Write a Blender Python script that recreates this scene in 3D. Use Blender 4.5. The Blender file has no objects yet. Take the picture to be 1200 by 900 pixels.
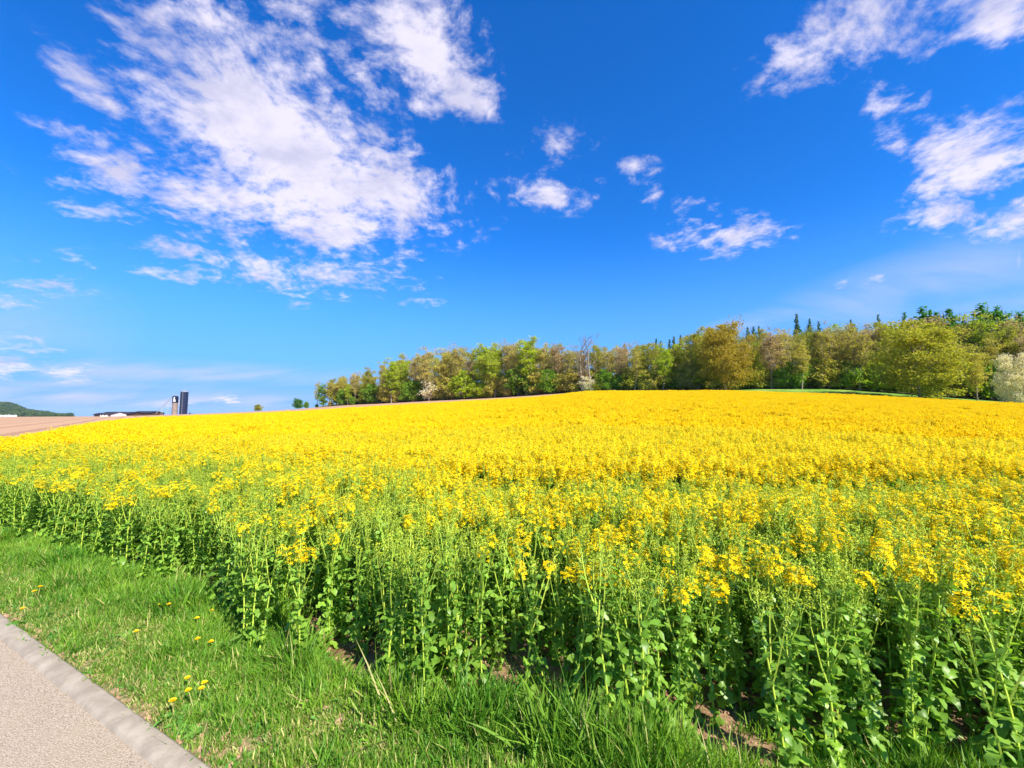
import bpy, math, random
import numpy as np
from mathutils import Vector, Euler
rng = np.random.default_rng(11)
random.seed(11)
R = math.radians
scene = bpy.context.scene

# ------------------------------------------------------------------ camera
EYE, F, HZ = 1.6, 480.0, 488.0
PITCH = math.atan((HZ - 450) / F)
cd = bpy.data.cameras.new('camera')
cam = bpy.data.objects.new('camera', cd)
scene.collection.objects.link(cam)
cam.location = (0, 0, EYE)
cam.rotation_euler = (R(90) + PITCH, 0, 0)
cd.sensor_width = 36
cd.lens = 36 * F / 1200
cd.clip_start = 0.05
cd.clip_end = 30000
scene.camera = cam

# ------------------------------------------------------------------ sun, view
SUN_AZ, SUN_EL = R(138), R(44)          # azimuth from +Y towards +X
sd = bpy.data.lights.new('sun', 'SUN')
sd.energy = 5.0
sd.angle = R(0.53)
sd.color = (1.0, 0.93, 0.80)
sun = bpy.data.objects.new('sun', sd)
scene.collection.objects.link(sun)
sdir = Vector((math.sin(SUN_AZ) * math.cos(SUN_EL), math.cos(SUN_AZ) * math.cos(SUN_EL), math.sin(SUN_EL)))
sun.rotation_euler = sdir.to_track_quat('Z', 'Y').to_euler()
scene.view_settings.view_transform = 'Standard'
scene.view_settings.look = 'None'
scene.view_settings.gamma = 1
scene.view_settings.exposure = 1.05
scene.cycles.max_bounces = 6
scene.cycles.diffuse_bounces = 3
scene.cycles.transmission_bounces = 4
scene.cycles.caustics_reflective = False
scene.cycles.caustics_refractive = False


def ray(px, py):
    """direction of a photograph pixel, scaled to depth y = 1"""
    u, v = (px - 600) / F, (450 - py) / F
    y = math.cos(PITCH) - v * math.sin(PITCH)
    z = math.sin(PITCH) + v * math.cos(PITCH)
    return u / y, z / y


# ------------------------------------------------------------------ world: sky and clouds
world = bpy.data.worlds.new('World')
scene.world = world
world.use_nodes = True
wt = world.node_tree
wt.nodes.clear()
N, L = wt.nodes, wt.links


def mth(nt, op, a, b=None, c=None, clamp=False):
    n = nt.nodes.new('ShaderNodeMath'); n.operation = op; n.use_clamp = clamp
    for i, v in enumerate((a, b, c)):
        if v is None: continue
        if isinstance(v, (int, float)): n.inputs[i].default_value = v
        else: nt.links.new(v, n.inputs[i])
    return n.outputs[0]


def mixc(nt, f, a, b, mode='MIX'):
    n = nt.nodes.new('ShaderNodeMix'); n.data_type = 'RGBA'; n.blend_type = mode
    for s, v in ((n.inputs[0], f), (n.inputs[6], a), (n.inputs[7], b)):
        if isinstance(v, (int, float)): s.default_value = v
        elif isinstance(v, tuple): s.default_value = (*v[:3], 1)
        else: nt.links.new(v, s)
    return n.outputs[2]


def ramp(nt, v, lo, hi, a=0.0, b=1.0, kind='SMOOTHSTEP'):
    n = nt.nodes.new('ShaderNodeMapRange'); n.interpolation_type = kind
    nt.links.new(v, n.inputs[0])
    n.inputs[1].default_value = lo; n.inputs[2].default_value = hi
    n.inputs[3].default_value = a; n.inputs[4].default_value = b
    return n.outputs[0]


def noise(nt, vec, scale, detail=2, rough=0.5, dist=0.0, w=None):
    n = nt.nodes.new('ShaderNodeTexNoise')
    if w is not None:
        n.noise_dimensions = '4D'; n.inputs['W'].default_value = w
    if vec is not None: nt.links.new(vec, n.inputs['Vector'])
    n.inputs['Scale'].default_value = scale; n.inputs['Detail'].default_value = detail
    n.inputs['Roughness'].default_value = rough; n.inputs['Distortion'].default_value = dist
    return n.outputs['Fac']


sky = N.new('ShaderNodeTexSky')
sky.sky_type = 'NISHITA'
sky.sun_disc = False
sky.sun_elevation = SUN_EL
sky.sun_rotation = SUN_AZ
sky.altitude = 500
sky.air_density = 1.0
sky.dust_density = 0.15
sky.ozone_density = 3.0
tc = N.new('ShaderNodeTexCoord')
sep = N.new('ShaderNodeSeparateXYZ'); L.new(tc.outputs['Generated'], sep.inputs[0])
sx, sy, sz = sep.outputs
zpos = mth(wt, 'MAXIMUM', sz, 0.0)
# clouds lie on a high flat layer: project the direction on to it
zz = mth(wt, 'ADD', zpos, 0.24)
cmb = N.new('ShaderNodeCombineXYZ')
L.new(mth(wt, 'DIVIDE', sx, zz), cmb.inputs[0]); L.new(mth(wt, 'DIVIDE', sy, zz), cmb.inputs[1])
P = cmb.outputs[0]
ang = N.new('ShaderNodeCombineXYZ')
az = mth(wt, 'ARCTAN2', sx, sy)
el = mth(wt, 'ARCSINE', sz)
L.new(az, ang.inputs[0]); L.new(el, ang.inputs[1])
A = ang.outputs[0]


def azel(px, py):
    t, m = ray(px, py)
    return math.atan2(t, 1), math.atan2(m, math.hypot(t, 1))


def blob(px, py, rx, ry, rot=0, s=1.0):
    """soft patch of the cloud cover, given by where it stands in the sky (azimuth, elevation)"""
    a, e = azel(px, py)
    a1, e1 = azel(px + 8, py)
    k = math.hypot(a1 - a, e1 - e) / 8
    a2, e2 = azel(px, py - 8)
    k2 = math.hypot(a2 - a, e2 - e) / 8
    th = math.atan2(e1 - e, a1 - a)
    n = N.new('ShaderNodeMapping'); n.vector_type = 'TEXTURE'
    L.new(A, n.inputs[0])
    n.inputs[1].default_value = (a, e, 0)
    n.inputs[2].default_value = (0, 0, R(-rot) + th)
    n.inputs[3].default_value = (rx * k * 1.3, ry * k2 * 1.35, 1)
    v = N.new('ShaderNodeVectorMath'); v.operation = 'LENGTH'; L.new(n.outputs[0], v.inputs[0])
    return ramp(wt, v.outputs['Value'], 0.0, 1.3, s * 1.0, 0.0, 'LINEAR')


def total(bl):
    o = bl[0]
    for b in bl[1:]: o = mth(wt, 'MAXIMUM', o, b)
    return o


# rot: degrees clockwise in the picture
main = total([
    blob(330, 172, 142, 80, 44, 1.75), blob(240, 60, 55, 26, 60, .95), blob(245, 120, 50, 40, 50, .9), blob(440, 215, 85, 55, 20, 1.3), blob(295, 228, 125, 45, 12, 1.1),
    blob(490, 52, 82, 58, 22, 1.45), blob(395, 12, 60, 22, 20, .95), blob(430, 90, 50, 26, 40, .6), blob(545, 118, 52, 20, 8, 1.1), blob(380, 10, 90, 40, 10, .6),
    blob(97, 95, 60, 20, 52, 1.0), blob(55, 155, 35, 14, 20, .62), blob(135, 200, 55, 24, -15, .9), blob(115, 248, 48, 13, 12, .8),
    blob(205, 290, 50, 12, 8, .8), blob(355, 322, 115, 19, 6, 1.02), blob(300, 287, 60, 12, 5, .62), blob(190, 245, 30, 16, 0, .5), blob(520, 268, 55, 14, 0, .8), blob(460, 320, 50, 10, 0, .7), blob(70, 210, 50, 14, 10, .6), blob(200, 322, 60, 8, 4, .65), blob(75, 340, 60, 10, 2, .7), blob(490, 355, 26, 5, 0, .55), blob(352, 357, 22, 5, 0, .62),
    blob(650, 228, 62, 17, 5, .85), blob(580, 214, 26, 12, 0, .64), blob(655, 170, 70, 30, 10, .34), blob(740, 194, 28, 10, 0, .8), blob(700, 215, 60, 20, 10, .5),
    blob(845, 276, 62, 19, -4, 1.05), blob(795, 245, 42, 18, 15, .75), blob(896, 250, 20, 7, 5, .6),
    blob(1000, 40, 110, 42, -25, 1.0), blob(1060, 30, 50, 40, 0, .6), blob(1175, 25, 55, 32, 10, 1.1), blob(962, 96, 34, 14, 0, .7), blob(1040, 110, 60, 24, 20, .55), blob(1030, 330, 40, 8, -10, .5),
    blob(1135, 185, 62, 58, 30, 1.35), blob(1100, 245, 60, 24, -10, 1.0), blob(1190, 258, 48, 26, 5, 1.15), blob(1055, 165, 30, 14, 0, .56), blob(1085, 115, 16, 12, 0, .55), blob(1175, 75, 18, 14, 0, .6), blob(1195, 125, 20, 18, 0, .6),
    blob(90, 320, 60, 22, 0, .42), blob(15, 345, 40, 16, 5, .56), blob(20, 405, 60, 12, 8, .75), blob(30, 432, 90, 12, 8, .9), blob(85, 437, 26, 6, 5, .6), blob(125, 444, 20, 5, 0, .5),
    blob(225, 474, 45, 5, 0, .5), blob(265, 469, 26, 6, 0, .66), blob(290, 474, 20, 5, 0, .5),
])
wisp = total([blob(230, 437, 190, 10, 2, 1.2), blob(60, 464, 190, 9, 2, 1.3), blob(30, 428, 120, 10, 4, 1.1), blob(250, 470, 170, 7, 0, 1.2), blob(120, 452, 130, 5, 2, .9), blob(1080, 335, 170, 30, -20, .75), blob(1180, 375, 130, 28, -10, 1.0),
              blob(885, 377, 50, 9, -14, .95), blob(1150, 300, 90, 30, -20, .45), blob(170, 463, 190, 8, 0, .6), blob(1194, 305, 26, 3, 80, .8), blob(20, 380, 110, 60, 0, .38)])
dist_n = N.new('ShaderNodeTexNoise'); dist_n.inputs['Scale'].default_value = 1.6; dist_n.inputs['Detail'].default_value = 3
L.new(P, dist_n.inputs['Vector'])
va = N.new('ShaderNodeVectorMath'); va.operation = 'MULTIPLY_ADD'
L.new(dist_n.outputs['Color'], va.inputs[0]); va.inputs[1].default_value = (0.22, 0.22, 0.22); L.new(P, va.inputs[2])
PD = va.outputs[0]
n_big = noise(wt, PD, 6.4, 11, 0.62)
n_fine = noise(wt, PD, 24.0, 8, 0.62)
nn = mth(wt, 'ADD', mth(wt, 'MULTIPLY', n_big, 0.60), mth(wt, 'MULTIPLY', n_fine, 0.40))
dens = mth(wt, 'ADD', main, mth(wt, 'MULTIPLY', mth(wt, 'SUBTRACT', nn, 0.5), 4.2))
cov = ramp(wt, dens, 0.26, 1.22)
cov = mth(wt, 'MULTIPLY', cov, ramp(wt, main, 0.0, 0.22))
# thin streaks
mp = N.new('ShaderNodeMapping'); L.new(P, mp.inputs[0]); mp.inputs[2].default_value = (0, 0, R(-20)); mp.inputs[3].default_value = (0.9, 2.6, 1)
n_w = noise(wt, mp.outputs[0], 1.5, 6, 0.55, 0.4)
wcov = mth(wt, 'MULTIPLY', mth(wt, 'MULTIPLY', wisp, ramp(wt, n_w, 0.28, 0.66)), 0.85)
# haze towards the horizon
sat = N.new('ShaderNodeHueSaturation'); sat.inputs['Saturation'].default_value = 1.34; sat.inputs['Hue'].default_value = 0.497
L.new(sky.outputs[0], sat.inputs['Color'])
skyc = mixc(wt, 1.0, sat.outputs[0], (0.36, 0.98, 1.50), 'MULTIPLY')
hz = ramp(wt, zpos, 0.0, 0.42, 0.97, 0.0)
skyc = mixc(wt, hz, skyc, (1.05, 2.75, 5.9))
shade = ramp(wt, noise(wt, PD, 6.0, 7, 0.6, w=3.0), 0.36, 0.60, 0.0, 1.0)
cl = mixc(wt, shade, (3.9, 3.85, 5.1), (5.5, 5.2, 6.1))
skyc = mixc(wt, wcov, skyc, (3.6, 4.0, 5.8))
skyc = mixc(wt, mth(wt, 'MULTIPLY', cov, 0.95), skyc, cl)
bg = N.new('ShaderNodeBackground'); bg.inputs[1].default_value = 0.085
L.new(skyc, bg.inputs[0])
wo = N.new('ShaderNodeOutputWorld'); L.new(bg.outputs[0], wo.inputs[0])


# ------------------------------------------------------------------ helpers
def tag(o, label=None, cat=None, group=None, kind=None):
    if label: o['label'] = label
    if cat: o['category'] = cat
    if group: o['group'] = group
    if kind: o['kind'] = kind
    return o


def empty(name, loc, rz=0.0, **k):
    o = bpy.data.objects.new(name, None)
    scene.collection.objects.link(o)
    o.location = loc; o.rotation_euler = (0, 0, rz); o.empty_display_size = 0.2
    return tag(o, **k)


class MB:
    def __init__(s): s.v = []; s.f = []; s.m = []; s.n = 0

    def add(s, v, f, m=0):
        v = np.asarray(v, float).reshape(-1, 3)
        for q in f: s.f.append(tuple(i + s.n for i in q)); s.m.append(m)
        s.v.append(v); s.n += len(v)

    def merge(s, o, m=None, off=(0, 0, 0), rz=0.0, sc=1.0):
        if not o.n: return
        v = np.concatenate(o.v) * sc
        c, q = math.cos(rz), math.sin(rz)
        v = np.stack([v[:, 0] * c - v[:, 1] * q, v[:, 0] * q + v[:, 1] * c, v[:, 2]], 1) + np.array(off)
        s.f += [tuple(i + s.n for i in q_) for q_ in o.f]
        s.m += list(o.m) if m is None else [m] * len(o.f)
        s.v.append(v); s.n += len(v)

    def mesh(s, name, mats, smooth=False):
        me = bpy.data.meshes.new(name)
        me.from_pydata(np.concatenate(s.v).tolist() if s.v else [], [], s.f)
        for m in mats: me.materials.append(m)
        if len(mats) > 1: me.polygons.foreach_set('material_index', s.m)
        if smooth: me.polygons.foreach_set('use_smooth', [True] * len(s.f))
        me.update()
        return me

    def obj(s, name, mats, parent=None, smooth=False, link=True):
        if not isinstance(mats, (list, tuple)): mats = [mats]
        o = bpy.data.objects.new(name, s.mesh(name, mats, smooth))
        if link: scene.collection.objects.link(o)
        if parent: o.parent = parent
        return o

    def box(s, x0, x1, y0, y1, z0, z1, m=0):
        s.add([(x, y, z) for z in (z0, z1) for y in (y0, y1) for x in (x0, x1)],
              [(0, 2, 3, 1), (4, 5, 7, 6), (0, 1, 5, 4), (2, 6, 7, 3), (0, 4, 6, 2), (1, 3, 7, 5)], m)

    def cyl(s, x, y, z0, z1, r0, r1=None, n=20, m=0, cap=True):
        r1 = r0 if r1 is None else r1
        a = np.arange(n) * 2 * math.pi / n
        v = [(x + r0 * math.cos(t), y + r0 * math.sin(t), z0) for t in a] + [(x + r1 * math.cos(t), y + r1 * math.sin(t), z1) for t in a]
        f = [(i, (i + 1) % n, n + (i + 1) % n, n + i) for i in range(n)]
        if cap: f += [tuple(range(n, 2 * n)), tuple(reversed(range(n)))]
        s.add(v, f, m)

    def tube(s, pts, rad, n=4, m=0):
        pts = np.asarray(pts, float); k = len(pts)
        d = np.gradient(pts, axis=0); d /= np.linalg.norm(d, axis=1)[:, None] + 1e-9
        ref = np.array([1, 0, 0.13]) if abs(d[0, 0]) < .8 else np.array([0, 1, .13])
        a = np.cross(d, ref); a /= np.linalg.norm(a, axis=1)[:, None] + 1e-9
        b = np.cross(d, a)
        rad = np.broadcast_to(rad, (k,))
        t = np.arange(n) * 2 * math.pi / n
        v = pts[:, None] + rad[:, None, None] * (np.cos(t)[None, :, None] * a[:, None] + np.sin(t)[None, :, None] * b[:, None])
        f = []
        for i in range(k - 1):
            for j in range(n):
                j2 = (j + 1) % n
                f.append((i * n + j, i * n + j2, (i + 1) * n + j2, (i + 1) * n + j))
        s.add(v.reshape(-1, 3), f, m)

    def quads(s, pos, size, up=0.0, aspect=1.3, m=0, rg=None):
        """free leaf-sized faces at the given points"""
        g = rg or rng
        k = len(pos)
        n = g.normal(size=(k, 3)); n[:, 2] += up; n /= np.linalg.norm(n, axis=1)[:, None]
        t = g.normal(size=(k, 3)); t -= n * (t * n).sum(1)[:, None]; t /= np.linalg.norm(t, axis=1)[:, None]
        b = np.cross(n, t)
        size = np.broadcast_to(size, (k,))[:, None]
        p = np.asarray(pos)
        fold = n * size * .25
        v = np.stack([p - t * size * aspect * .5, p + b * size * .5 + fold, p + t * size * aspect * .5, p - b * size * .5 + fold], 1)
        base = s.n
        s.f += [(base + 4 * i, base + 4 * i + 1, base + 4 * i + 2, base + 4 * i + 3) for i in range(k)]
        s.m += [m] * k
        s.v.append(v.reshape(-1, 3)); s.n += 4 * k


def new_mat(name):
    m = bpy.data.materials.new(name); m.use_nodes = True
    nt = m.node_tree
    return m, nt, nt.nodes['Principled BSDF']


def leaf_mat(name, c1, c2, trans=0.35, scale=1.2, rough=0.55, spec=0.3, rnd=0.5, tcol=None):
    """two-tone foliage; the tone wanders in space and from plant to plant, light passes through"""
    m, nt, b = new_mat(name)
    g = nt.nodes.new('ShaderNodeNewGeometry'); oi = nt.nodes.new('ShaderNodeObjectInfo')
    n1 = noise(nt, g.outputs['Position'], scale, 3, 0.6)
    f = mth(nt, 'ADD', mth(nt, 'MULTIPLY', mth(nt, 'SUBTRACT', n1, 0.5), 1.7), mth(nt, 'MULTIPLY_ADD', mth(nt, 'SUBTRACT', oi.outputs['Random'], 0.5), rnd, 0.5), clamp=True)
    col = mixc(nt, f, c1, c2)
    isl = mth(nt, 'MULTIPLY_ADD', g.outputs['Random Per Island'], 0.5, 0.75)
    cb = nt.nodes.new('ShaderNodeCombineXYZ')
    for i in range(3): nt.links.new(isl, cb.inputs[i])
    col = mixc(nt, 1.0, col, cb.outputs[0], 'MULTIPLY')
    nt.links.new(col, b.inputs['Base Color'])
    b.inputs['Roughness'].default_value = rough
    b.inputs['Specular IOR Level'].default_value = spec
    if trans:
        tr = nt.nodes.new('ShaderNodeBsdfTranslucent')
        tc_ = mixc(nt, 1.0, col, tcol or (1.5, 1.5, 0.6), 'MULTIPLY')
        nt.links.new(tc_, tr.inputs[0])
        mx = nt.nodes.new('ShaderNodeMixShader'); mx.inputs[0].default_value = trans
        nt.links.new(b.outputs[0], mx.inputs[1]); nt.links.new(tr.outputs[0], mx.inputs[2])
        nt.links.new(mx.outputs[0], nt.nodes['Material Output'].inputs[0])
    return m


def plain_mat(name, c1, c2=None, scale=5, rough=0.8, spec=0.3, metal=0, bump=0, bscale=20):
    m, nt, b = new_mat(name)
    g = nt.nodes.new('ShaderNodeTexCoord')
    c2 = c2 or c1
    nt.links.new(mixc(nt, ramp(nt, noise(nt, g.outputs['Object'], scale, 5, .6), .3, .7), c1, c2), b.inputs['Base Color'])
    b.inputs['Roughness'].default_value = rough; b.inputs['Specular IOR Level'].default_value = spec; b.inputs['Metallic'].default_value = metal
    if bump:
        bp = nt.nodes.new('ShaderNodeBump'); bp.inputs['Strength'].default_value = bump; bp.inputs['Distance'].default_value = 0.02
        nt.links.new(noise(nt, g.outputs['Object'], bscale, 4, .6), bp.inputs['Height']); nt.links.new(bp.outputs[0], b.inputs['Normal'])
    return m


def scatter(name, pos, rot, scl, idx, protos, **k):
    """one object that instances its few source meshes on its own points"""
    me = bpy.data.meshes.new(name)
    me.vertices.add(len(pos)); me.vertices.foreach_set('co', np.asarray(pos, 'f').ravel())
    for nm, ty, at, arr in (('spin', 'FLOAT_VECTOR', 'vector', rot), ('size', 'FLOAT_VECTOR', 'vector', scl)):
        a = me.attributes.new(nm, ty, 'POINT'); a.data.foreach_set(at, np.asarray(arr, 'f').ravel())
    a = me.attributes.new('pick', 'INT', 'POINT'); a.data.foreach_set('value', np.asarray(idx, 'i'))
    o = bpy.data.objects.new(name, me); scene.collection.objects.link(o)
    coll = bpy.data.collections.new(name + '_sources')
    for i, pm in enumerate(protos):
        pm.name = '%s_source_%02d' % (name, i)
        po = bpy.data.objects.new(pm.name, pm); coll.objects.link(po)
    ng = bpy.data.node_groups.new(name + '_scatter', 'GeometryNodeTree')
    ng.interface.new_socket('Geometry', in_out='INPUT', socket_type='NodeSocketGeometry')
    ng.interface.new_socket('Geometry', in_out='OUTPUT', socket_type='NodeSocketGeometry')
    gi, go = ng.nodes.new('NodeGroupInput'), ng.nodes.new('NodeGroupOutput')
    ip = ng.nodes.new('GeometryNodeInstanceOnPoints')
    ci = ng.nodes.new('GeometryNodeCollectionInfo'); ci.inputs['Collection'].default_value = coll
    ci.inputs['Separate Children'].default_value = True; ci.inputs['Reset Children'].default_value = True
    def at(nm, ty):
        n = ng.nodes.new('GeometryNodeInputNamedAttribute'); n.data_type = ty; n.inputs['Name'].default_value = nm
        return n.outputs['Attribute']
    e2r = ng.nodes.new('FunctionNodeEulerToRotation')
    ng.links.new(at('spin', 'FLOAT_VECTOR'), e2r.inputs[0])
    ng.links.new(gi.outputs[0], ip.inputs['Points'])
    ng.links.new(ci.outputs[0], ip.inputs['Instance'])
    ip.inputs['Pick Instance'].default_value = True
    ng.links.new(at('pick', 'INT'), ip.inputs['Instance Index'])
    ng.links.new(e2r.outputs[0], ip.inputs['Rotation'])
    ng.links.new(at('size', 'FLOAT_VECTOR'), ip.inputs['Scale'])
    ng.links.new(ip.outputs[0], go.inputs[0])
    md = o.modifiers.new('scatter', 'NODES'); md.node_group = ng
    return tag(o, kind='stuff', **k)


# ------------------------------------------------------------------ terrain
#  px, R1 (depth), canopy row there, W (depth), ground row there
TAB = np.array([
    (-900, 60, 492.5, 300, 489.5), (0, 60, 492.3, 300, 488.6), (120, 60, 491, 300, 488), (170, 70, 489, 290, 487), (250, 75, 486.5, 270, 484),
    (330, 80, 483, 245, 480.5), (400, 85, 478.5, 225, 475), (500, 90, 472.5, 195, 470), (640, 95, 464.5, 160, 462),
    (690, 100, 457.5, 150, 459), (850, 100, 457, 130, 456.5), (900, 100, 459.2, 122, 454.2), (960, 95, 461.5, 118, 453.6), (1000, 92, 463, 114, 455), (1040, 88, 465.5, 110, 459),
    (1200, 75, 473, 95, 471), (1500, 60, 485, 95, 485), (2400, 60, 492, 95, 489)], float)
TA = np.arctan((TAB[:, 0] - 600) / F)
CO = np.cos(TA)
T_R1 = TAB[:, 1] / CO
T_Z1 = 0.6 + (HZ - TAB[:, 2]) / F * TAB[:, 1]
T_W = TAB[:, 3] / CO
T_ZW = 1.6 + (HZ - TAB[:, 4]) / F * TAB[:, 3]
T_Z1[0] = 0.05; T_Z1[-1] = 0.05; T_ZW[0] = .4; T_ZW[-1] = .4; T_R1[0] = T_R1[-1] = 90; T_W[0] = 350; T_W[-1] = 200


def lerp_t(a, col):
    # slightly smoothed along the azimuth
    o = 0
    for d, w in ((-.04, .25), (0, .5), (.04, .25)): o = o + w * np.interp(a + d, TA, col)
    return o


def _h(a, r):
    r1, z1, w, zw = lerp_t(a, T_R1), lerp_t(a, T_Z1), lerp_t(a, T_W), lerp_t(a, T_ZW)
    g = lambda q: np.sqrt(np.maximum(q, 0) ** 2 + 144) - 12
    inner = z1 * g(r - 3) / g(r1 - 3)
    mid = z1 + (zw - z1) * (r - r1) / (w - r1)
    wood = np.clip((a - R(-28)) / R(8), 0, 1)
    outer = zw + wood * 0.07 * np.minimum(r - w, 110) - (1 - wood) * .0045 * np.clip(r - w - 120, 0, 3500)
    return np.where(r < r1, inner, np.where(r < w, mid, outer))


def height(x, y):
    x = np.asarray(x, float); y = np.asarray(y, float)
    r = np.hypot(x, y); a = np.arctan2(x, y)
    z = (_h(a, r * .93) + 2 * _h(a, r) + _h(a, r * 1.07)) / 4
    z = z * np.clip((R(150) - np.abs(a)) / R(60), 0, 1)
    return z


# the road runs off to the left: its kerb line passes K0 in direction KD
KD = np.array([-0.885, 0.466]); KD /= np.linalg.norm(KD)
KN = np.array([-KD[1], KD[0]]) * -1          # towards the verge
if KN[1] < 0: KN = -KN
K0 = np.array([-1.4, 2.0])


def kerb_dist(x, y):  # > 0 on the verge side of the kerb's back edge
    return (x - K0[0]) * KN[0] + (y - K0[1]) * KN[1]


EX = np.array([-40, -14, -9.5, -6.78, -5.7, -4.95, -3.66, -2.59, -1.56, -0.9, -.4, 0, .44, .78, 1.06, 1.6, 2.4, 4, 9, 40])
EY = np.array([22.2, 9.1, 6.9, 5.57, 5.21, 4.9, 4.33, 3.69, 3.02, 2.69, 2.53, 2.39, 2.26, 2.2, 2.09, 2.03, 2.03, 2.0, 1.6, 0])
EY = EY - .22 * np.interp(EX, [-6, -2, 0, 1, 3], [1.0, 1.0, 1.0, 1.2, 1.7])
def edge_y(x): return np.interp(x, EX, EY)


DP = np.arctan((np.array([-900, -300, 0, 60, 100, 140, 175, 250, 330, 400, 500, 640, 690, 850, 960, 1040, 1200, 1500]) - 600) / F)
DD = np.array([7, 8.6, 10.7, 14.5, 24, 42, 66, 75, 80, 85, 90, 95, 100, 100, 95, 88, 75, 60])
def crop_depth(x, y): return np.interp(np.arctan2(x, y), DP, DD)
POCKET = []
for px__, py__, r__ in ((352, 752, .15), (410, 778, .16), (618, 803, .17), (655, 782, .12), (885, 888, .10), (700, 700, .12)):
    t__, m__ = ray(px__, py__); POCKET.append((t__ * EYE / -m__, EYE / -m__, r__))
def pockets(x, y):
    '''1 on the bare spots at the foot of the crop'''
    o = 0
    for a_, b_, r_ in POCKET: o = np.maximum(o, np.exp(-(((x - a_) / (1.5 * r_)) ** 2 + ((y - b_) / r_) ** 2) ** 2))
    return o
def in_crop(x, y): return (y > edge_y(x)) & (y < crop_depth(x, y))


def smooth2(x, y, s, seed):
    """cheap smooth value noise in 0..1"""
    rg = np.random.default_rng(seed); t = rg.random((64, 64))
    u, v = np.asarray(x) / s, np.asarray(y) / s
    i, j = np.floor(u).astype(int), np.floor(v).astype(int)
    fu, fv = u - i, v - j
    fu, fv = fu * fu * (3 - 2 * fu), fv * fv * (3 - 2 * fv)
    g = lambda a, b: t[a % 64, b % 64]
    return (g(i, j) * (1 - fu) + g(i + 1, j) * fu) * (1 - fv) + (g(i, j + 1) * (1 - fu) + g(i + 1, j + 1) * fu) * fv


def sstep(e0, e1, x):
    t = np.clip((np.asarray(x, float) - e0) / (e1 - e0), 0, 1); return t * t * (3 - 2 * t)


def ground_z(x, y):
    z = height(x, y)
    r = np.hypot(x, y)
    kd = kerb_dist(x, y)
    near = np.clip(1 - r / 25, 0, 1)
    z = z + near * (.05 * (smooth2(x, y, .5, 1) - .5) + .02 * (smooth2(x, y, .13, 2) - .5)) * sstep(0, .3, kd)
    z = z + np.where((kd > 0), .012 + .03 * sstep(0, .5, kd) - .04 * sstep(-.2, .5, y - edge_y(x)) * near, 0)
    z = np.where((kd > -7) & (kd <= 0), z * sstep(-7, -5, -np.abs(kd)) * 0 - .07, z)
    return z


# ------------------------------------------------------------------ ground materials
def soil_material(name, c1, c2, c3=None, furrow=None, bumpd=.03, fine=14, patch=.9, green=0.0):
    m, nt, b = new_mat(name)
    g = nt.nodes.new('ShaderNodeNewGeometry'); p = g.outputs['Position']
    n1 = noise(nt, p, fine, 8, .68); n2 = noise(nt, p, patch, 4, .6)
    col = mixc(nt, ramp(nt, n1, .33, .66), c1, c2)
    if c3: col = mixc(nt, ramp(nt, n2, .42, .62), col, c3)
    hgt = n1
    if furrow:
        mp_ = nt.nodes.new('ShaderNodeMapping'); mp_.inputs[2].default_value = (0, 0, furrow[0]); nt.links.new(p, mp_.inputs[0])
        wv = nt.nodes.new('ShaderNodeTexWave'); wv.inputs['Scale'].default_value = furrow[1]; wv.inputs['Distortion'].default_value = 1.2
        wv.inputs['Detail'].default_value = 2; wv.inputs['Detail Scale'].default_value = .6
        nt.links.new(mp_.outputs[0], wv.inputs[0])
        wv2 = nt.nodes.new('ShaderNodeTexWave'); wv2.inputs['Scale'].default_value = furrow[1] * .13; wv2.inputs['Distortion'].default_value = .8
        nt.links.new(mp_.outputs[0], wv2.inputs[0])
        f2 = mth(nt, 'MULTIPLY_ADD', ramp(nt, wv2.outputs['Fac'], .8, .95), .6, mth(nt, 'MULTIPLY', wv.outputs['Fac'], .8), clamp=True)
        col = mixc(nt, f2, col, furrow[2])
        hgt = mth(nt, 'MULTIPLY_ADD', wv.outputs['Fac'], 1.2, n1)
    nt.links.new(col, b.inputs['Base Color'])
    b.inputs['Roughness'].default_value = .95; b.inputs['Specular IOR Level'].default_value = .15
    bp = nt.nodes.new('ShaderNodeBump'); bp.inputs['Strength'].default_value = .8; bp.inputs['Distance'].default_value = bumpd
    nt.links.new(hgt, bp.inputs['Height']); nt.links.new(bp.outputs[0], b.inputs['Normal'])
    return m


M_soil = soil_material('crop_soil', (.20, .115, .065), (.40, .25, .16), (.16, .09, .05), fine=18)
M_verge = soil_material('verge_soil', (.22, .16, .08), (.42, .31, .18), (.12, .15, .04), fine=30, patch=4)
M_till = soil_material('tilled_soil', (.44, .27, .155), (.54, .35, .21), furrow=(R(-43), .50, (.30, .17, .10)), bumpd=.05, fine=3)
M_mead = soil_material('meadow_turf', (.07, .17, .02), (.13, .27, .03), (.20, .30, .05), fine=1.5, patch=.15)
M_floor = soil_material('forest_floor', (.07, .06, .02), (.10, .13, .03), fine=2)

# one polar sheet, its faces shared out among the kinds of ground
aa = np.concatenate([np.linspace(-180, -70, 45)[:-1], np.linspace(-70, 70, 300), np.linspace(70, 180, 45)[1:]]) * math.pi / 180
rr = np.concatenate([np.linspace(.15, 9, 150), np.geomspace(9, 9000, 130)[1:]])
AA, RR = np.meshgrid(aa, rr)
GX, GY = RR * np.sin(AA), RR * np.cos(AA)
GZ = ground_z(GX, GY)
na, nr = len(aa), len(rr)
i, j = np.meshgrid(np.arange(na - 1), np.arange(nr - 1))
i, j = i.ravel(), j.ravel()
fc = np.stack([j * na + i, j * na + i + 1, (j + 1) * na + i + 1, (j + 1) * na + i], 1)[:, ::-1]
cx, cy = GX.ravel()[fc].mean(1), GY.ravel()[fc].mean(1)
ca, cr = np.arctan2(cx, cy), np.hypot(cx, cy)
cpx = np.tan(np.clip(ca, -1.5, 1.5)) * F + 600
kd_ = kerb_dist(cx, cy)
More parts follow.
